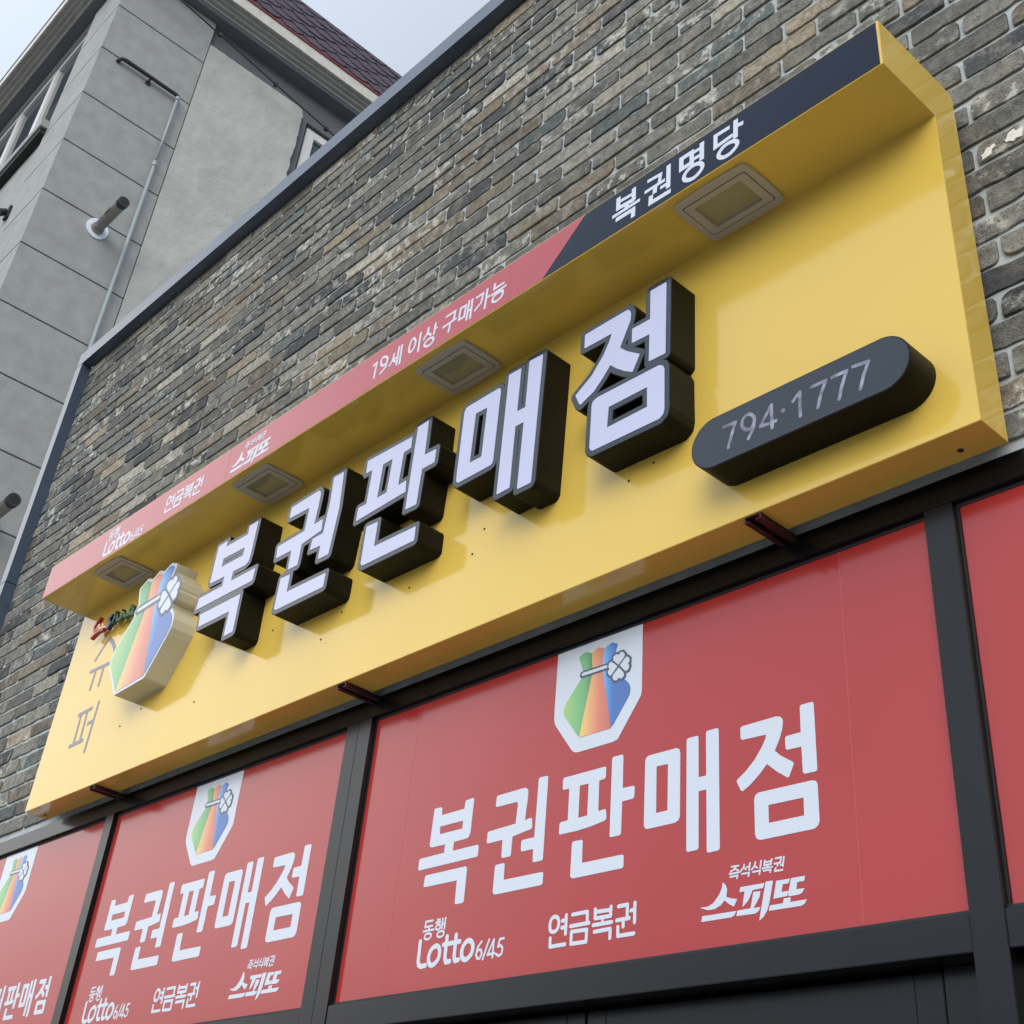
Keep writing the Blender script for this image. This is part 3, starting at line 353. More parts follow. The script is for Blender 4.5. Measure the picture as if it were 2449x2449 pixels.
W, H, YB, YC, YL, YP = 4.112, 0.85, -0.0994, -0.3010, -0.1900, 0.0470
# ------------------------------------------------------------------ ground
g = box('ground', (-60, -60, -3.25), (60, 60, -3.05), M['ground']); tag(g, kind='structure')
p = box('pavement', (-14, -3.2, -3.06), (20, 0.2, -3.0), M['paving'], bevel=0.01); tag(p, kind='structure')

# ------------------------------------------------------------------ the brick shop building
B = empty('brick_building', (1.5, 0.5, -3.0), 'grey brown brick shop building with black window frames under the yellow sign', 'building')
box('core_wall', (-1.42, 0.30, -3.0), (8.5, 7.9, 3.0), M['mortar'], B)
mw = MB().box(-1.432, 8.5, 0.0374, 0.29, 0.0015, 3.03); mw.build('mortar_bed', M['mortar'], B)
def brick_wall(x0, x1, zlo, zhi):
    V = []; Fc = []; cols = []
    pitch = 0.0745; z = 0.022; k = 0; bh = 0.0625
    pal = [((0.088, 0.088, 0.080), 20), ((0.118, 0.117, 0.105), 24), ((0.15, 0.147, 0.130), 20), ((0.19, 0.184, 0.16), 12), ((0.125, 0.108, 0.082), 9), ((0.175, 0.148, 0.108), 7), ((0.27, 0.225, 0.16), 4), ((0.31, 0.29, 0.24), 3), ((0.050, 0.053, 0.056), 12), ((0.092, 0.105, 0.103), 10)]
    tot = sum(p_[1] for p_ in pal)
    z = 0.022 - pitch
    while z < zhi:
        zb, zt = z + 0.0070, z + pitch - 0.0068
        zb = max(zb, 0.004)
        x = x0 - 0.05 - (0.1308 if k % 2 else 0.0) + rnd.uniform(-0.012, 0.012); x_ref = x; nb = 0
        while x < x1:
            ln = x_ref + (nb+1)*0.2615 - 0.012 - x + rnd.uniform(-0.007, 0.007); nb += 1
            a, b = max(x, x0), min(x + ln, x1)
            if b - a > 0.03 and min(zt, zhi) - zb > 0.012:
                t_, b_ = min(zt, zhi) + rnd.uniform(-0.002, 0.0015), zb + rnd.uniform(-0.0015, 0.002)
                yf = 0.0300 + rnd.uniform(-0.0025, 0.002)
                tilt = rnd.uniform(-0.0018, 0.0018)
                ring = []
                hh = (t_ - b_)
                for (cx, cz, sx, sz, a0) in ((b, b_, -1, 1, -90), (b, t_, -1, -1, 0), (a, t_, 1, -1, 90), (a, b_, 1, 1, 180)):
                    r = rnd.choice([0.002, 0.003, 0.003, 0.004, 0.005, 0.007, 0.010]) if rnd.random() < 0.86 else rnd.uniform(0.014, 0.026)
                    r = min(r, hh*0.55); rx = r * rnd.uniform(0.8, 1.5)
                    for s_ in range(4):
                        an = math.radians(a0 + 30*s_); ring.append((cx + sx*rx + math.cos(an)*rx, cz + sz*r + math.sin(an)*r))
                cz_ = (b_+t_)/2    # jitter along the long edges, with the odd chip
                pts = []
                for i in range(len(ring)):
                    p0, p1 = ring[i], ring[(i+1) % len(ring)]; pts.append(p0)
                    dd = math.hypot(p1[0]-p0[0], p1[1]-p0[1])
                    if dd > 0.03:
                        m_ = int(dd/0.026)
                        for q in range(1, m_): pts.append((p0[0]+(p1[0]-p0[0])*q/m_, p0[1]+(p1[1]-p0[1])*q/m_ + (rnd.uniform(-0.0014, 0.0014) if rnd.random() < 0.93 else (0.005 if p0[1] < cz_ else -0.005))))
                n = len(pts); cx, cz = (a+b)/2, (b_+t_)/2; i0 = len(V)
                for (ins, yy) in ((0.0, 0.0392), (0.0003, yf+0.0010), (0.0014, yf+0.0002), (0.012, yf)):
                    for (px, pz) in pts:
                        dx, dz = cx-px, cz-pz; ux = max(-1, min(1, dx/0.02)); uz = max(-1, min(1, dz/0.012))
                        jit = rnd.uniform(-0.0006, 0.0006) if ins else 0
                        V.append((px+ux*ins, yy + tilt*(pz-cz)/0.03 + jit, pz+uz*ins))
                for q in range(3):
                    for i in range(n): Fc.append((i0+q*n+i, i0+q*n+(i+1) % n, i0+(q+1)*n+(i+1) % n, i0+(q+1)*n+i))
                Fc.append(tuple(i0+3*n+i for i in range(n)))
                rr = rnd.uniform(0, tot)
                for c_, w_ in pal:
                    rr -= w_
                    if rr <= 0: break
                f_ = rnd.uniform(0.85, 1.15); al = rnd.choice([0, 0, 0.15, 0.3, 0.5]) if rnd.random() < 0.86 else 1.0
                cols += [(c_[0]*f_, c_[1]*f_, c_[2]*f_, al)] * (4*n)
            x += ln + 0.0120
        z += pitch; k += 1
    og = origin(B); me = bpy.data.meshes.new('brick_wall'); me.from_pydata([tuple(Vector(v)-og) for v in V], [], Fc); me.update()
    ca = me.color_attributes.new('col', 'FLOAT_COLOR', 'POINT'); ca.data.foreach_set('color', np.array(cols, dtype=np.float32).ravel())
    return link('brick_wall', me, M['brick'], B)
brick_wall(-1.428, 6.6, 0.0, 3.004)
solid('paint_patch', TR['flake']['p'][:1], 0.0262, 0.0335, M['flake'], B); solid('paint_patch', TR['flake']['p'][1:], 0.0262, 0.0335, M['flake'], B)

# metal edge: coping along the top and the trim down the left corner, standing 6 cm off the bricks
cp = MB().extr_x([(-0.030, 3.006), (-0.030, 3.104), (0.36, 3.125), (0.36, 3.11), (0.0295, 3.09), (0.0295, 3.006)], -1.507, 8.55)
cp.build('roof_coping', M['coping'], B, 0.0015)
tr = MB().box(-1.507, -1.432, -0.0300, 0.36, 1.532, 3.0035).box(-1.507, -1.432, -0.0310, 0.36, -3.0, 1.528); tr.build('corner_trim', M['coping'], B, 0.0015)

# black aluminium window frame; bays and heights from the head rail at z = 0 downwards
FR = M['frame']; YF = 0.030
box('head_rail', (-1.40, YF, -0.0600), (8.0, 0.13, -0.0005), FR, B, 0.0015)
bays = [(-0.985, 0.464), (0.526, 1.958), (2.081, 3.899), (3.963, 5.78)]
for (a, b, two) in ((-1.40, -0.985, 0), (0.464, 0.526, 0), (1.958, 2.081, 1), (3.899, 3.963, 0), (5.78, 5.85, 0)):
    mbx = MB()
    if two: mbx.box(a, 2.0185, YF, 0.13, -3.0, -0.0602).box(2.0200, b, YF-0.0010, 0.13, -3.0, -0.0602)
    else: mbx.box(a, b, YF-0.0006, 0.13, -3.0, -0.0602)
    mbx.build('mullion', FR, B, 0.0012)
for (a, b) in bays:
    box('sill_rail', (a+0.0002, YF+0.0012, -0.9050), (b-0.0002, 0.13, -0.8430), FR, B, 0.0012)
    gk = MB().box(a+0.0003, b-0.0003, 0.0445, 0.0600, -0.0685, -0.0603).box(a+0.0003, a+0.0060, 0.0450, 0.060, -0.8425, -0.0690).box(b-0.0060, b-0.0003, 0.0450, 0.060, -0.8425, -0.0690).box(a+0.0003, b-0.0003, 0.0400, 0.0600, -0.8428, -0.8360)
    gk.build('window_gasket', M['gasket'], B)
    box('window_glass', (a+0.001, 0.0560, -0.835), (b-0.001, 0.0620, -0.069), M['glass'], B)
# below the sill rail: door and shop glass set back, each with its own slim frame
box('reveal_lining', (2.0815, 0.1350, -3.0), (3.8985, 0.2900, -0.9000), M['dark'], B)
def leaf(x0, x1, name, y=0.098):
    f = MB().box(x0, x0+0.055, y, y+0.03, -2.98, -0.912).box(x1-0.055, x1, y, y+0.03, -2.98, -0.912).box(x0+0.0552, x1-0.0552, y, y+0.03, -1.00, -0.912).box(x0+0.0552, x1-0.0552, y, y+0.03, -2.98, -2.86)
    o = f.build(name, FR, B, 0.0015)
    gl = MB().box(x0+0.053, x1-0.053, y+0.012, y+0.018, -2.87, -0.99).build('glass', M['glass'], o)
    return o
leaf(2.086, 2.944, 'door'); leaf(2.950, 3.798, 'door'); leaf(3.803, 3.897, 'side_frame') if False else None
box('door_jamb', (3.8015, 0.0960, -2.99), (3.8980, 0.1300, -0.9060), FR, B, 0.0015)
for (a, b) in (bays[0], bays[1], bays[3]): leaf(a+0.003, b-0.003, 'lower_window', 0.085 if a > 3 else 0.098)

# ------------------------------------------------------------------ the yellow sign box with its canopy
SB = empty('shop_sign', (0, 0.03, 0), 'long yellow metal sign box with a projecting canopy, carrying raised Korean letters', 'shop sign')
bd = MB().extr_x([(0, 0), (YB, 0), (YB, H), (YC, H), (YC, H+0.15), (-0.012, H+0.15), (0, H+0.135)], 0, W)
bo = bd.build('board', M['yellow'], SB, 0.0012)
solid('red_strip', [[(0.003, H+0.0035), (3.0375, H+0.0035), (3.192, H+0.1465), (0.003, H+0.1465)]], YC-0.0007, YC+0.0005, M['red_strip'], SB)
solid('dark_strip', [[(3.0378, H+0.0035), (W-0.0065, H+0.0035), (W-0.0065, H+0.1465), (3.1923, H+0.1465)]], YC-0.0009, YC+0.0005, M['navy'], SB)
for xs_ in (1.425, 2.899): solid('strip_joint', [rect(xs_-0.0009, xs_+0.0009, H+0.004, H+0.146)], YC-0.0011, YC-0.0007, M['seam'], SB)
print('contours...')
FT = lambda k, **kw: contours(TR[k], **kw)
yF = YC - 0.0014
solid('printed_lettering', FT('f_myeongdang'), yF, YC-0.0006, M['white'], SB)['label'] = 'bold white Korean lettering 복권명당 on the dark strip'
solid('printed_lettering', FT('f_age', res=0.001), yF, YC-0.0004, M['white'], SB)['label'] = 'thin white Korean lettering 19세 이상 구매가능 on the red strip'
logo = {}
for k in ('p_donghaeng', 'p_lotto', 'p_645', 'p_yeongeum', 'p_seupitto', 'p_jeukseok'):
    logo[k] = contours(TR[k], res=0.0008 if k in ('p_jeukseok', 'p_donghaeng', 'p_645') else 0.001, tol=0.0001)
for keys, A, lb in ((('p_donghaeng', 'p_lotto', 'p_645'), 'lotto', 'white 동행 Lotto 6/45 logo lettering'), (('p_yeongeum',), 'yeongeum', 'white Korean logo lettering 연금복권'), (('p_seupitto', 'p_jeukseok'), 'seupitto', 'white slanted Korean logo lettering 스피또 with 즉석식복권 above')):
    for kk in keys: solid('printed_logo', xf(logo[kk], TR['aff'][A]), yF, YC-0.0004, M['white'], SB)['label'] = lb
solid('printed_lettering', FT('b_syupeo'), YB-0.0009, YB+0.0004, M['print_grey'], SB)['label'] = 'grey vertical Korean lettering 슈퍼 at the left end'
for (sx, sz) in ((0.048, -0.0), (4.030, -0.0)):
    MB().tube([(sx, -0.035, 0.002), (sx, -0.035, -0.0012)], 0.0065, 14).build('drain_hole', M['dark'], SB)
sc = [(0.80, 0.235), (1.20, 0.16), (1.63, 0.30), (1.93, 0.18), (2.02, 0.245), (2.35, 0.22), (2.62, 0.235), (2.66, 0.30), (3.02, 0.61), (3.20, 0.235), (3.28, 0.255), (0.66, 0.20)]
for sx, sz in sc: MB().tube([(sx, YB+0.001, sz), (sx, YB-0.0022, sz)], 0.0030, 8).build('screw', M['dark'], SB)

# ------------------------------------------------------------------ raised channel letters
syl = [('bok', '복', 'first of five, beside the money bag'), ('gwon', '권', 'second of five'), ('pan', '판', 'third and middle of five'),
       ('mae', '매', 'fourth of five, with two tall uprights'), ('jeom', '점', 'last and rightmost of five')]
for k, ch, where in syl:
    gx = TR[k]; allp = [p_ for q in gx['p'] for p_ in q]; cx = sum(p_[0] for p_ in allp)/len(allp); zb = min(p_[1] for p_ in allp)
    t = empty('channel_letter', (cx, YB, zb), 'raised white-faced letter %s, %s' % (ch, where), 'letter', 'raised channel letters spelling the shop word')
    solid('case', contours(gx, grow=0.0172), YL+0.0030, YB-0.0003, M['case'], t)
    solid('border', contours(gx, grow=0.0150), YL+0.0016, YL+0.0032, M['plate'], t)
    solid('face', contours(gx, rnd_=0.0022), YL+0.0004, YL+0.0018, M['face'], t)
# ------------------------------------------------------------------ phone number box
t = empty('phone_number_box', (3.755, YB, 0.085), 'dark rounded box on the yellow sign with the number 794·1777', 'number sign')
pill = dict(p=[], h=[], s=[(0.1295, [(3.5420, 0.1535), (3.9680, 0.1515)])])
solid('case', contours(pill, grow=0.0015), YL+0.0015, YB-0.0003, M['case'], t)
solid('face', contours(pill, grow=-0.0012), YL+0.0002, YL+0.0020, M['plate'], t)
solid('digits', contours(TR['digits'], res=0.0008, tol=0.0001), YL-0.0004, YL+0.0004, M['digit'], t)['label'] = 'pale worn digits 794·1777'
# ------------------------------------------------------------------ money bag emblem
EM = ['e_green', 'e_orange', 'e_blue']
em = {k: contours(TR[k], rnd_=0.003 if k != 'e_orange' else 0, res=0.0009, tol=0.0001) for k in EM}
em['e_band'] = contours(TR['e_band'], res=0.0009); em['e_band_in'] = contours(TR['e_band_in'], res=0.0007, tol=0.0001)
em['clover_out'] = contours(TR['e_clover'], grow=0.0058, res=0.0009, tol=0.0001); em['clover'] = contours(TR['e_clover'], rnd_=0.0012, res=0.0007, tol=0.0001)
def emblem(parent, y, A=None):
    f = (lambda l: xf(l, A)) if A else (lambda l: l)
    for k, n, m_ in (('e_green', 'green_fold', 'green'), ('e_orange', 'orange_fold', 'orange'), ('e_blue', 'blue_fold', 'blue')):
        solid(n, f(em[k]), y-{'e_green': 0.0007, 'e_orange': 0.0009, 'e_blue': 0.0011}[k], y+0.0001, M[m_], parent)
    solid('tie_outline', f(em['e_band']), y-0.0014, y-0.0004, M['outline'], parent)
    solid('clover_outline', f(em['clover_out']), y-0.0017, y-0.0004, M['outline'], parent)
    solid('tie', f(em['e_band_in']), y-0.0018, y-0.0012, M['white'], parent)
    solid('clover', f(em['clover']), y-0.0021, y-0.0014, M['white'], parent)
bagU = dict(p=TR['e_green']['p'] + TR['e_orange']['p'] + TR['e_blue']['p'] + TR['e_clover']['p'], h=[], s=TR['e_band']['s'])
A = TR['aff']['bag']
t = empty('money_bag_box', (0.62, YB, 0.27), 'raised money bag emblem in green, orange and blue, left of the letters', 'emblem')
out = xf(contours(bagU, grow=0.0062), A)
out = [l for l in out if abs(area(l)) > 0.004]
solid('case', out, YL+0.0020, YB-0.0003, M['bagcase'], t)
solid('face', xf([l for l in contours(bagU, grow=0.0055) if abs(area(l)) > 0.0008], A), YL+0.0002, YL+0.0022, M['white'], t)
emblem(t, YL, A)
# ------------------------------------------------------------------ little cut-out letters
t = empty('cutout_lettering', (0.40, YB, 0.60), 'small red, blue and green cut-out letters at the left end of the yellow sign', 'lettering')
for k in ('s_red', 's_yellow', 's_blue', 's_green'):
    o = solid('letters', contours(TR[k], res=0.001), YB-0.034, YB-0.016, M[k], t); o['label'] = k[2:] + ' cut-out letters'
# ------------------------------------------------------------------ canopy lights
def super_rect(hx, hy, bul, r, n=10):
    pts = []
    for (cx, cy, a0, sx, sy) in ((hx-r, -hy+r, -90, 0, 0), (hx-r, hy-r, 0, 0, 0), (-hx+r, hy-r, 90, 0, 0), (-hx+r, -hy+r, 180, 0, 0)):
        for k in range(6): an = math.radians(a0+18*k); pts.append((cx+math.cos(an)*r, cy+math.sin(an)*r))
        nx_, ny_ = {-90: ((hx, -hy+r), (hx, hy-r)), 0: ((hx-r, hy), (-hx+r, hy)), 90: ((-hx, hy-r), (-hx, -hy+r)), 180: ((-hx+r, -hy), (hx-r, -hy))}[a0]
        ox, oy = {-90: (1, 0), 0: (0, 1), 90: (-1, 0), 180: (0, -1)}[a0]
        for i in range(1, n):
            u = i/n; b_ = math.sin(math.pi*u)*bul; pts.append((nx_[0]+(ny_[0]-nx_[0])*u+ox*b_, nx_[1]+(ny_[1]-nx_[1])*u+oy*b_))
    return pts
def canopy_light(cx):
    t = empty('canopy_light', (cx, -0.196, H), None, 'light', 'square lights in the canopy underside')
    mp = lambda a, b, c: (cx+a, -0.196+b, c)
    solid('back_plate', [super_rect(0.108, 0.076, 0.003, 0.01)], H-0.0010, H-0.0002, M['dark'], t, mp)
    solid('bezel', [super_rect(0.1140, 0.0810, 0.0030, 0.014), super_rect(0.0980, 0.0630, 0, 0.006)], H-0.0075, H-0.0012, M['plastic'], t, mp)
    solid('inner_frame', [super_rect(0.0952, 0.0602, 0, 0.005), super_rect(0.0730, 0.0440, 0, 0.002)], H-0.0085, H-0.0012, M['plastic'], t, mp)
    solid('lens', [super_rect(0.0735, 0.0445, 0, 0.002)], H-0.0024, H-0.0011, M['lampglass'], t, mp)
    return t
l0 = canopy_light(3.596); l0['label'] = 'square canopy light above the phone number box'
for cx, lb in ((2.569, 'square canopy light above the letters 판 and 매, second from the right'), (1.551, 'square canopy light above the letters 복 and 권, third from the right'), (0.519, 'square canopy light above the money bag emblem, smallest and leftmost')):
    c_ = copy_tree(l0); c_.location.x = cx; c_['label'] = lb
# ------------------------------------------------------------------ brackets under the sign
def bracket(x):
    t = MB()
    t.box(x-0.022, x+0.022, -0.096, 0.045, -0.0030, -0.0015).box(x-0.022, x-0.019, -0.096, 0.045, -0.015, -0.0042).box(x+0.019, x+0.022, -0.096, 0.045, -0.015, -0.0042)
    t.box(x-0.0188, x-0.008, -0.096, 0.045, -0.015, -0.0135).box(x+0.008, x+0.0188, -0.096, 0.045, -0.015, -0.0135)
    i = len(t.v); 
    o = t.build('steel_bracket', M['rust'], None); return o
b0 = bracket(3.568); tag(b0, 'dark red steel channel bracket under the yellow sign, nearest the right end', 'bracket', 'steel brackets under the sign')
for x, lb in ((2.080, 'dark red steel channel bracket under the sign above the wide double mullion'), (0.555, 'dark red steel channel bracket under the sign near its left end')):
    c_ = b0.copy(); C.objects.link(c_); c_.location.x = x-3.568; c_['label'] = lb

# ------------------------------------------------------------------ red window panels
WSG = 'red window panels under the sign'
ws = empty('window_panel', (2.99, YP, -0.842), 'widest red window panel with white lettering, right of the double mullion', 'window sign', WSG)
def panel_mesh(x0, x1, parent): return box('panel', (x0+0.0006, YP, -0.8415), (x1-0.0006, YP+0.004, -0.0635), M['red'], parent)
panel_mesh(2.0875, 3.8925, ws)
for xs_ in (2.2815, 3.683): solid('film_seam', [rect(xs_-0.0012, xs_+0.0012, -0.841, -0.064)], YP-0.0004, YP+0.0002, M['seam'], ws)
y1 = YP - 0.0008
sh = [l for l in contours(TR['e_shield'], rnd_=0.008)]
sh = [[(x, min(z, -0.0640)) for x, z in l] for l in sh]
shield = solid('emblem_shield', sh, y1, YP+0.0002, M['white'], ws); emblem(shield, y1)
for k, ch, _ in syl: solid('letter', contours(TR['p_'+k], rnd_=0.0045), y1, YP+0.0002, M['white'], ws)['label'] = 'white Korean letter ' + ch
for k in ('p_donghaeng', 'p_lotto', 'p_645'): solid('printed_logo', logo[k], y1, YP+0.0002, M['white'], ws)['label'] = 'white 동행 Lotto 6/45 logo lettering'
solid('printed_logo', logo['p_yeongeum'], y1, YP+0.0002, M['white'], ws)['label'] = 'white Korean logo lettering 연금복권'
for k in ('p_seupitto', 'p_jeukseok'): solid('printed_logo', logo[k], y1, YP+0.0002, M['white'], ws)['label'] = 'white slanted Korean logo lettering 스피또 with 즉석식복권 above'
for dx, (x0, x1), lb in ((-1.750, (0.532, 1.952), 'narrower red window panel with full white Korean lettering, left of the double mullion'), (-3.255, (-0.979, 0.458), 'red window panel at the far lower left, with smaller white letters set low')):
    c_ = ws.copy(); C.objects.link(c_); c_.location.x += dx; c_['label'] = lb
    for ch in list(ws.children):
        if ch.name.startswith(('panel', 'film_seam')): continue
        if dx < -2 and ch.name.startswith(('letter', 'printed_logo')): continue
        copy_tree(ch, c_)
    panel_mesh(x0, x1, c_)
for k, ch, _ in syl: solid('letter', xf(contours(TR['p_'+k], rnd_=0.0045), TR['aff']['bay1']), y1, YP+0.0002, M['white'], c_)['label'] = 'white Korean letter ' + ch
c_ = empty('window_panel', (4.87, YP, -0.842), 'plain red window panel at the right edge, right of the last mullion', 'window sign', WSG)
panel_mesh(3.9695, 5.774, c_)

# ------------------------------------------------------------------ the neighbouring house
XA, YA = -4.0, -0.07
HS = empty('house', (-7.0, 3.0, -3.0), 'grey stucco house with white stepped cornice and dark shingle roof behind the brick wall', 'house')
HB = lambda *a, **k: box(*a, **k)
# main body behind, then the grooved cladding wrapping the corner
mb = MB(); zs_ = [9.38, 8.75, 8.12, 7.48, 6.85, 6.22, 5.59, 4.965, 4.338, 3.71, 3.08, 2.45, 1.82, 1.19, 0.56, -0.07, -0.70, -1.33, -1.96, -3.0]
for a, b in zip(zs_[:-1], zs_[1:]): mb.box(-4.82, XA, YA, 0.906, b+0.006, a-0.006)
mb.build('corner_cladding', M['stucco'], HS, 0.003)
cr_ = MB().box(-4.80, XA-0.012, YA+0.012, 0.90, -3.0, 9.37); cr_.build('wall_core', M['frieze'], HS)
wl = MB().box(-9.5, -4.822, -0.045, 0.5, -3.0, 7.55).box(-9.5, -4.822, -0.045, 0.5, 9.33, 9.38).box(-9.5, -8.45, -0.045, 0.5, 7.55, 9.33).box(-9.5, XA-0.08, 0.93, 8.0, -3.0, 3.0)
wl.build('wall', M['stucco'], HS)
# rough light render with a ragged right end
rg = [(0.915, 2.9), (0.915, 9.052)]
n_ = 40
rg += [(0.95+0.03*i, 9.054 + 0.003*math.sin(i*1.7)) for i in range(1, 36)] + [(2.05, 9.050), (2.085, 9.035), (2.100, 8.99)]
z_ = 8.95
while z_ > 3.0: rg.append((2.105 + rnd.uniform(-0.010, 0.012), z_)); z_ -= rnd.uniform(0.035, 0.06)
rg.append((2.10, 2.9))
solid('light_render', [[(a, b) for a, b in rg]], XA-0.004, XA-0.055, M['lightstucco'], HS, lambda a, b, c: (c, a, b))
box('upper_wall', (-9.0, 0.9075, 3.0), (XA-0.056, 2.20, 9.38), M['frieze'], HS)
box('upper_wall', (-9.0, 2.2005, 8.972), (XA-0.056, 8.0, 9.38), M['frieze'], HS)
box('upper_wall', (-9.0, 2.2005, 3.0), (XA-0.35, 8.0, 8.9715), M['frieze'], HS)
wf = MB().box(XA-0.16, XA-0.09, 2.235, 2.345, 6.6, 8.955).box(XA-0.16, XA-0.09, 2.3455, 4.2, 8.85, 8.955).box(XA-0.15, XA-0.10, 3.2, 3.28, 6.6, 8.849).build('window', M['winwhite'], HS, 0.004)
box('pane', (XA-0.135, 2.34, 6.6), (XA-0.125, 4.2, 8.86), M['pane'], wf)
# windows on the street side, one frame per window
for i, (a, b) in enumerate(((-5.765, -4.835), (-6.675, -5.785), (-7.585, -6.695), (-8.44, -7.605))):
    y0 = -0.012
    f = MB().box(a, a+0.055, y0, 0.06, 7.665, 9.325).box(b-0.055, b, y0, 0.06, 7.665, 9.325).box(a+0.0555, b-0.0555, y0, 0.06, 9.25, 9.325).box(a+0.0555, b-0.0555, y0, 0.06, 7.665, 7.74)
    f = f.build('window', M['winwhite'], HS, 0.003)
    box('pane', (a+0.05, 0.02, 7.735), (b-0.05, 0.027, 9.255), M['pane'], f)
box('window_sill', (-8.5, -0.145, 7.555), (-4.775, 0.0, 7.655), M['stucco'], HS, 0.004)
box('sill_shade_strip', (-8.45, -0.125, 7.490), (-4.80, -0.046, 7.5545), M['dark'], HS)  # dark strip added in place of the shade below the projecting sill
# stepped cornice round the corner: (outset, height) profile swept along both fronts
prof = [(-0.3, 9.3805), (0.10, 9.3805), (0.10, 9.445), (0.145, 9.452), (0.150, 9.470), (0.190, 9.472), (0.195, 9.492), (0.232, 9.494), (0.237, 9.512), (0.268, 9.516), (0.272, 9.69), (-0.3, 9.69)]
def cornice(name, pr, m):
    V = []; F_ = []; n = len(pr)
    for o_, z_ in pr: V.append((-9.6, YA-o_, z_))
    for o_, z_ in pr: V.append((XA+o_, YA-o_, z_))
    for o_, z_ in pr: V.append((XA+o_, 8.1, z_))
    for s_ in (0, n):
        for k in range(n): F_.append((s_+k, s_+(k+1) % n, s_+n+(k+1) % n, s_+n+k))
    F_ += [tuple(range(n)), tuple(range(3*n-1, 2*n-1, -1))]
    o = mesh_obj(name, V, F_, m, HS); bm = bmesh.new(); bm.from_mesh(o.data); bmesh.ops.recalc_face_normals(bm, faces=bm.faces); bm.to_mesh(o.data); bm.free(); return o
def band(name, o0, o1, z0, z1, m): return cornice(name, [(o0, z0), (o1, z0), (o1, z1), (o0, z1)], m)
band('cornice_soffit', -0.25, 0.100, 9.3805, 9.440, M['frieze'])
band('cornice_step', -0.25, 0.108, 9.4405, 9.462, M['cornice'])
band('cornice_step', -0.25, 0.150, 9.4625, 9.470, M['cornicegrey'])
band('cornice_step', -0.25, 0.157, 9.4705, 9.487, M['cornice'])
band('cornice_step', -0.25, 0.200, 9.4875, 9.495, M['cornicegrey'])
band('cornice_step', -0.25, 0.206, 9.4955, 9.508, M['cornice'])
band('cornice_step', -0.25, 0.250, 9.5085, 9.516, M['cornicegrey'])
band('fascia_board', -0.25, 0.268, 9.5165, 9.662, M['cornice'])
box('drip_edge', (XA-0.2, YA-0.262, 9.6625), (XA+0.282, 8.1, 9.690), M['drip'], HS)
box('roof_edge', (-9.6, YA-0.276, 9.6625), (XA-0.2005, YA+0.3, 9.684), M['frieze'], HS)
# mansard of hexagonal shingles: rows of tabs, each a small plate
def mansard():
    V = []; F_ = []
    o0, z0, o1, z1 = 0.275, 9.6905, 0.0, 10.565
    ln = math.hypot(o1-o0, z1-z0); ux, uz = (o1-o0)/ln, (z1-z0)/ln; nx, nz = uz, -ux
    def P_(y, s_, h): return (XA + o0 + ux*s_ + nx*h, y, z0 + uz*s_ + nz*h)
    i = 0; V += [P_(-0.35, 0, 0), P_(8.1, 0, 0), P_(8.1, ln, 0), P_(-0.35, ln, 0)]; F_.append((0, 1, 2, 3))
    rows = 7; rh = ln/rows; tw = 0.30
    for r in range(rows):
        y = -0.35 - (tw/2 if r % 2 else 0)
        while y < 8.0:
            c = 0.075; i = len(V); h = 0.016 + rnd.uniform(0, 0.004); s0, s1 = r*rh, min((r+1)*rh+0.04, ln)
            pts = [(y+0.002, s0+c), (y+c, s0), (y+tw-c, s0), (y+tw-0.002, s0+c), (y+tw-0.002, s1), (y+0.002, s1)]
            V += [P_(a, s_, h*(1-(s_-s0)/(s1-s0)*0.8)) for a, s_ in pts] + [P_(a, s_, 0.0005) for a, s_ in pts]
            F_.append(tuple(range(i, i+6)))
            for k in range(6): F_.append((i+k, i+(k+1) % 6, i+6+(k+1) % 6, i+6+k))
            y += tw
    i = len(V); V += [(-9.4, -0.30, 9.6905), (XA+0.27, -0.34, 9.6905), (XA-0.005, -0.05, 10.56), (-9.4, -0.05, 10.56), (-9.4, 8.1, 10.56), (XA-0.005, 8.1, 10.56)]
    F_ += [(i, i+1, i+2, i+3), (i+3, i+2, i+5, i+4)]
    return mesh_obj('roof', V, F_, M['shingle'], HS)
mansard()

# ------------------------------------------------------------------ things fixed to the house
t = empty('conduit', (XA, 0.762, 5.0), 'thin grey vertical conduit with a black bent top on the grooved house wall', 'pipe')
px = XA + 0.045
MB().tube([(px, 0.762, -2.9), (px, 0.762, 7.15)], 0.017, 12).tube([(px, 0.762, 7.14), (px, 0.762, 8.05)], 0.0145, 12).build('riser', M['pvc'], t, smooth=True)
for z0_, z1_, r_ in ((7.11, 7.16, 0.023), (8.03, 8.07, 0.021)): MB().tube([(px, 0.762, z0_), (px, 0.762, z1_)], r_, 12).build('coupling', M['pvc'], t)
MB().tube([(px, 0.770, 8.070), (px, 0.74, 8.085), (px, 0.45, 8.092), (px, 0.175, 8.098), (px-0.004, 0.135, 8.090), (px-0.03, 0.120, 8.075), (px-0.045, 0.118, 8.06)], 0.020, 12).build('bent_pipe', M['blackpipe'], t, smooth=True)
MB().tube([(XA+0.001, 0.455, 8.050), (px, 0.455, 8.085)], 0.012, 8).box(XA+0.0005, XA+0.012, 0.43, 0.48, 8.02, 8.06).build('clip', M['blackpipe'], t)
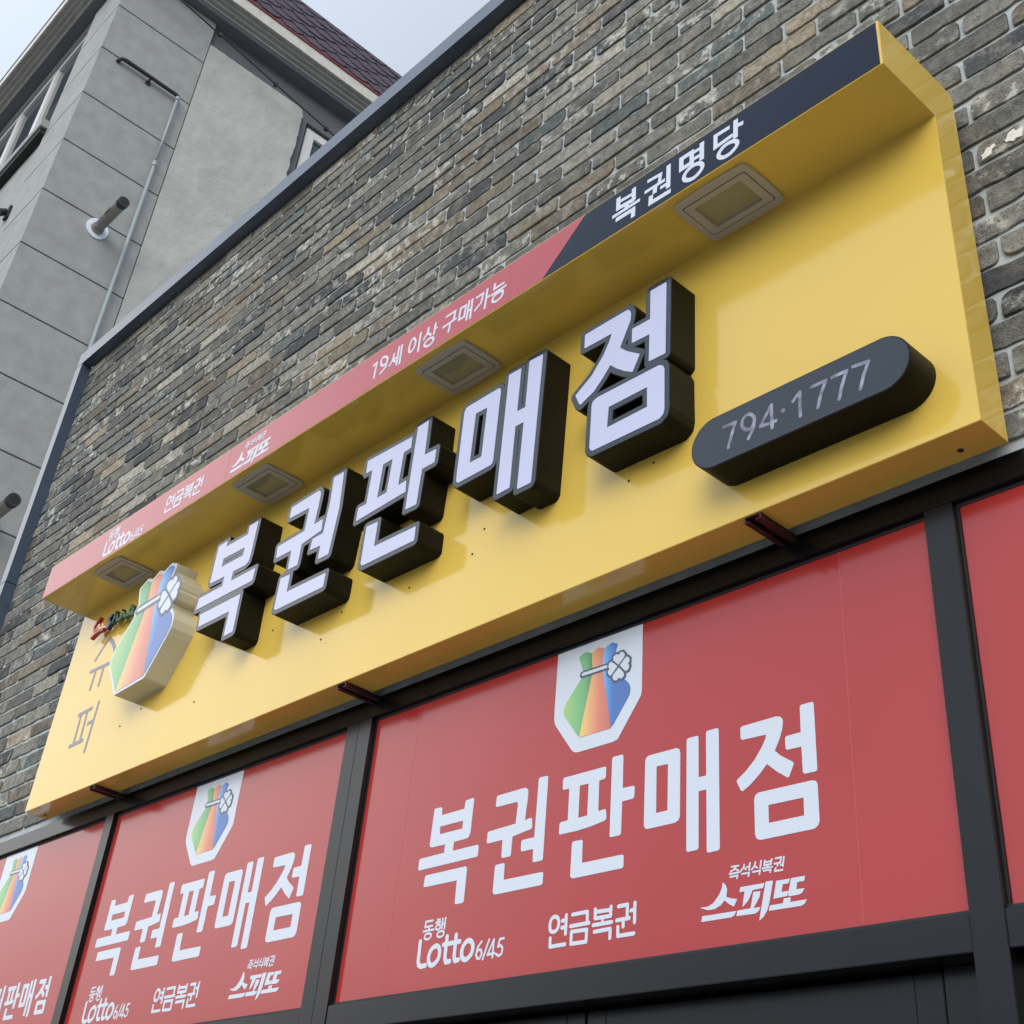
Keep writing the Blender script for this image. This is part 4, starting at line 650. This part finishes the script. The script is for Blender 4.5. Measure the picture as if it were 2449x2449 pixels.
def vent(y, z, L_=0.44):
    t = empty('vent_pipe', (XA, y, z), None, 'vent pipe', 'boiler vents on the house wall')
    MB().tube([(XA+0.001, y, z), (XA+0.012, y, z)], 0.105, 28).build('flange', M['flange'], t, smooth=False)
    MB().tube([(XA+0.0125, y, z), (XA+0.06, y, z)], [0.062, 0.052], 20).build('collar', M['steel'], t, smooth=False)
    MB().tube([(XA+0.01, y, z), (XA+L_, y, z+0.008)], 0.048, 24).build('tube', M['steel'], t, smooth=False)
    MB().tube([(XA+L_, y, z+0.008), (XA+L_+0.055, y, z+0.009)], 0.052, 24).build('cap', M['blackpipe'], t)
    MB().tube([(XA+L_+0.0552, y, z+0.009), (XA+L_+0.0570, y, z+0.009)], 0.034, 20).build('grille', M['dark'], t)
    sl = MB()
    for k in range(3):
        for a_ in range(4): sl.box(XA+L_-0.20+k*0.035, XA+L_-0.185+k*0.035, y-0.0495, y-0.0465, z-0.02+a_*0.011, z-0.013+a_*0.011)
    sl.build('slots', M['dark'], t); return t
v0 = vent(0.485, 6.125); v0['label'] = 'steel vent pipe with white flange on the grooved wall, left of the conduit'
c_ = copy_tree(v0); c_.location = (XA, 0.470, 3.095); c_['label'] = 'lower steel vent pipe with dark cap, close to the brick building edge'
cb = MB().tube([(-3.85, -0.30, 9.31), (-3.85, 0.433, 9.175), (-3.85, 0.924, 9.087), (-3.85, 1.654, 8.950), (-3.85, 2.38, 8.825), (-3.85, 4.0, 8.55)], 0.0085, 8)
for (y, z) in ((0.924, 9.087), (1.654, 8.950), (2.34, 8.832)): cb.box(-3.87, -3.83, y-0.02, y+0.02, z-0.022, z+0.016)
tag(cb.build('cable', M['blackpipe'], None), 'black cable with clips hanging below the house cornice', 'cable')
wm = empty('wall_lamp', (-4.97, -0.05, 6.6), 'small dark lamp on the house wall at the left edge of the photo', 'lamp')
box('mount', (-5.03, -0.075, 6.50), (-4.93, -0.0455, 6.64), M['blackpipe'], wm, 0.004)
MB().tube([(-4.98, -0.0755, 6.58), (-4.98, -0.14, 6.52)], [0.03, 0.042], 16).build('head', M['blackpipe'], wm)
print('objects', len(bpy.data.objects))
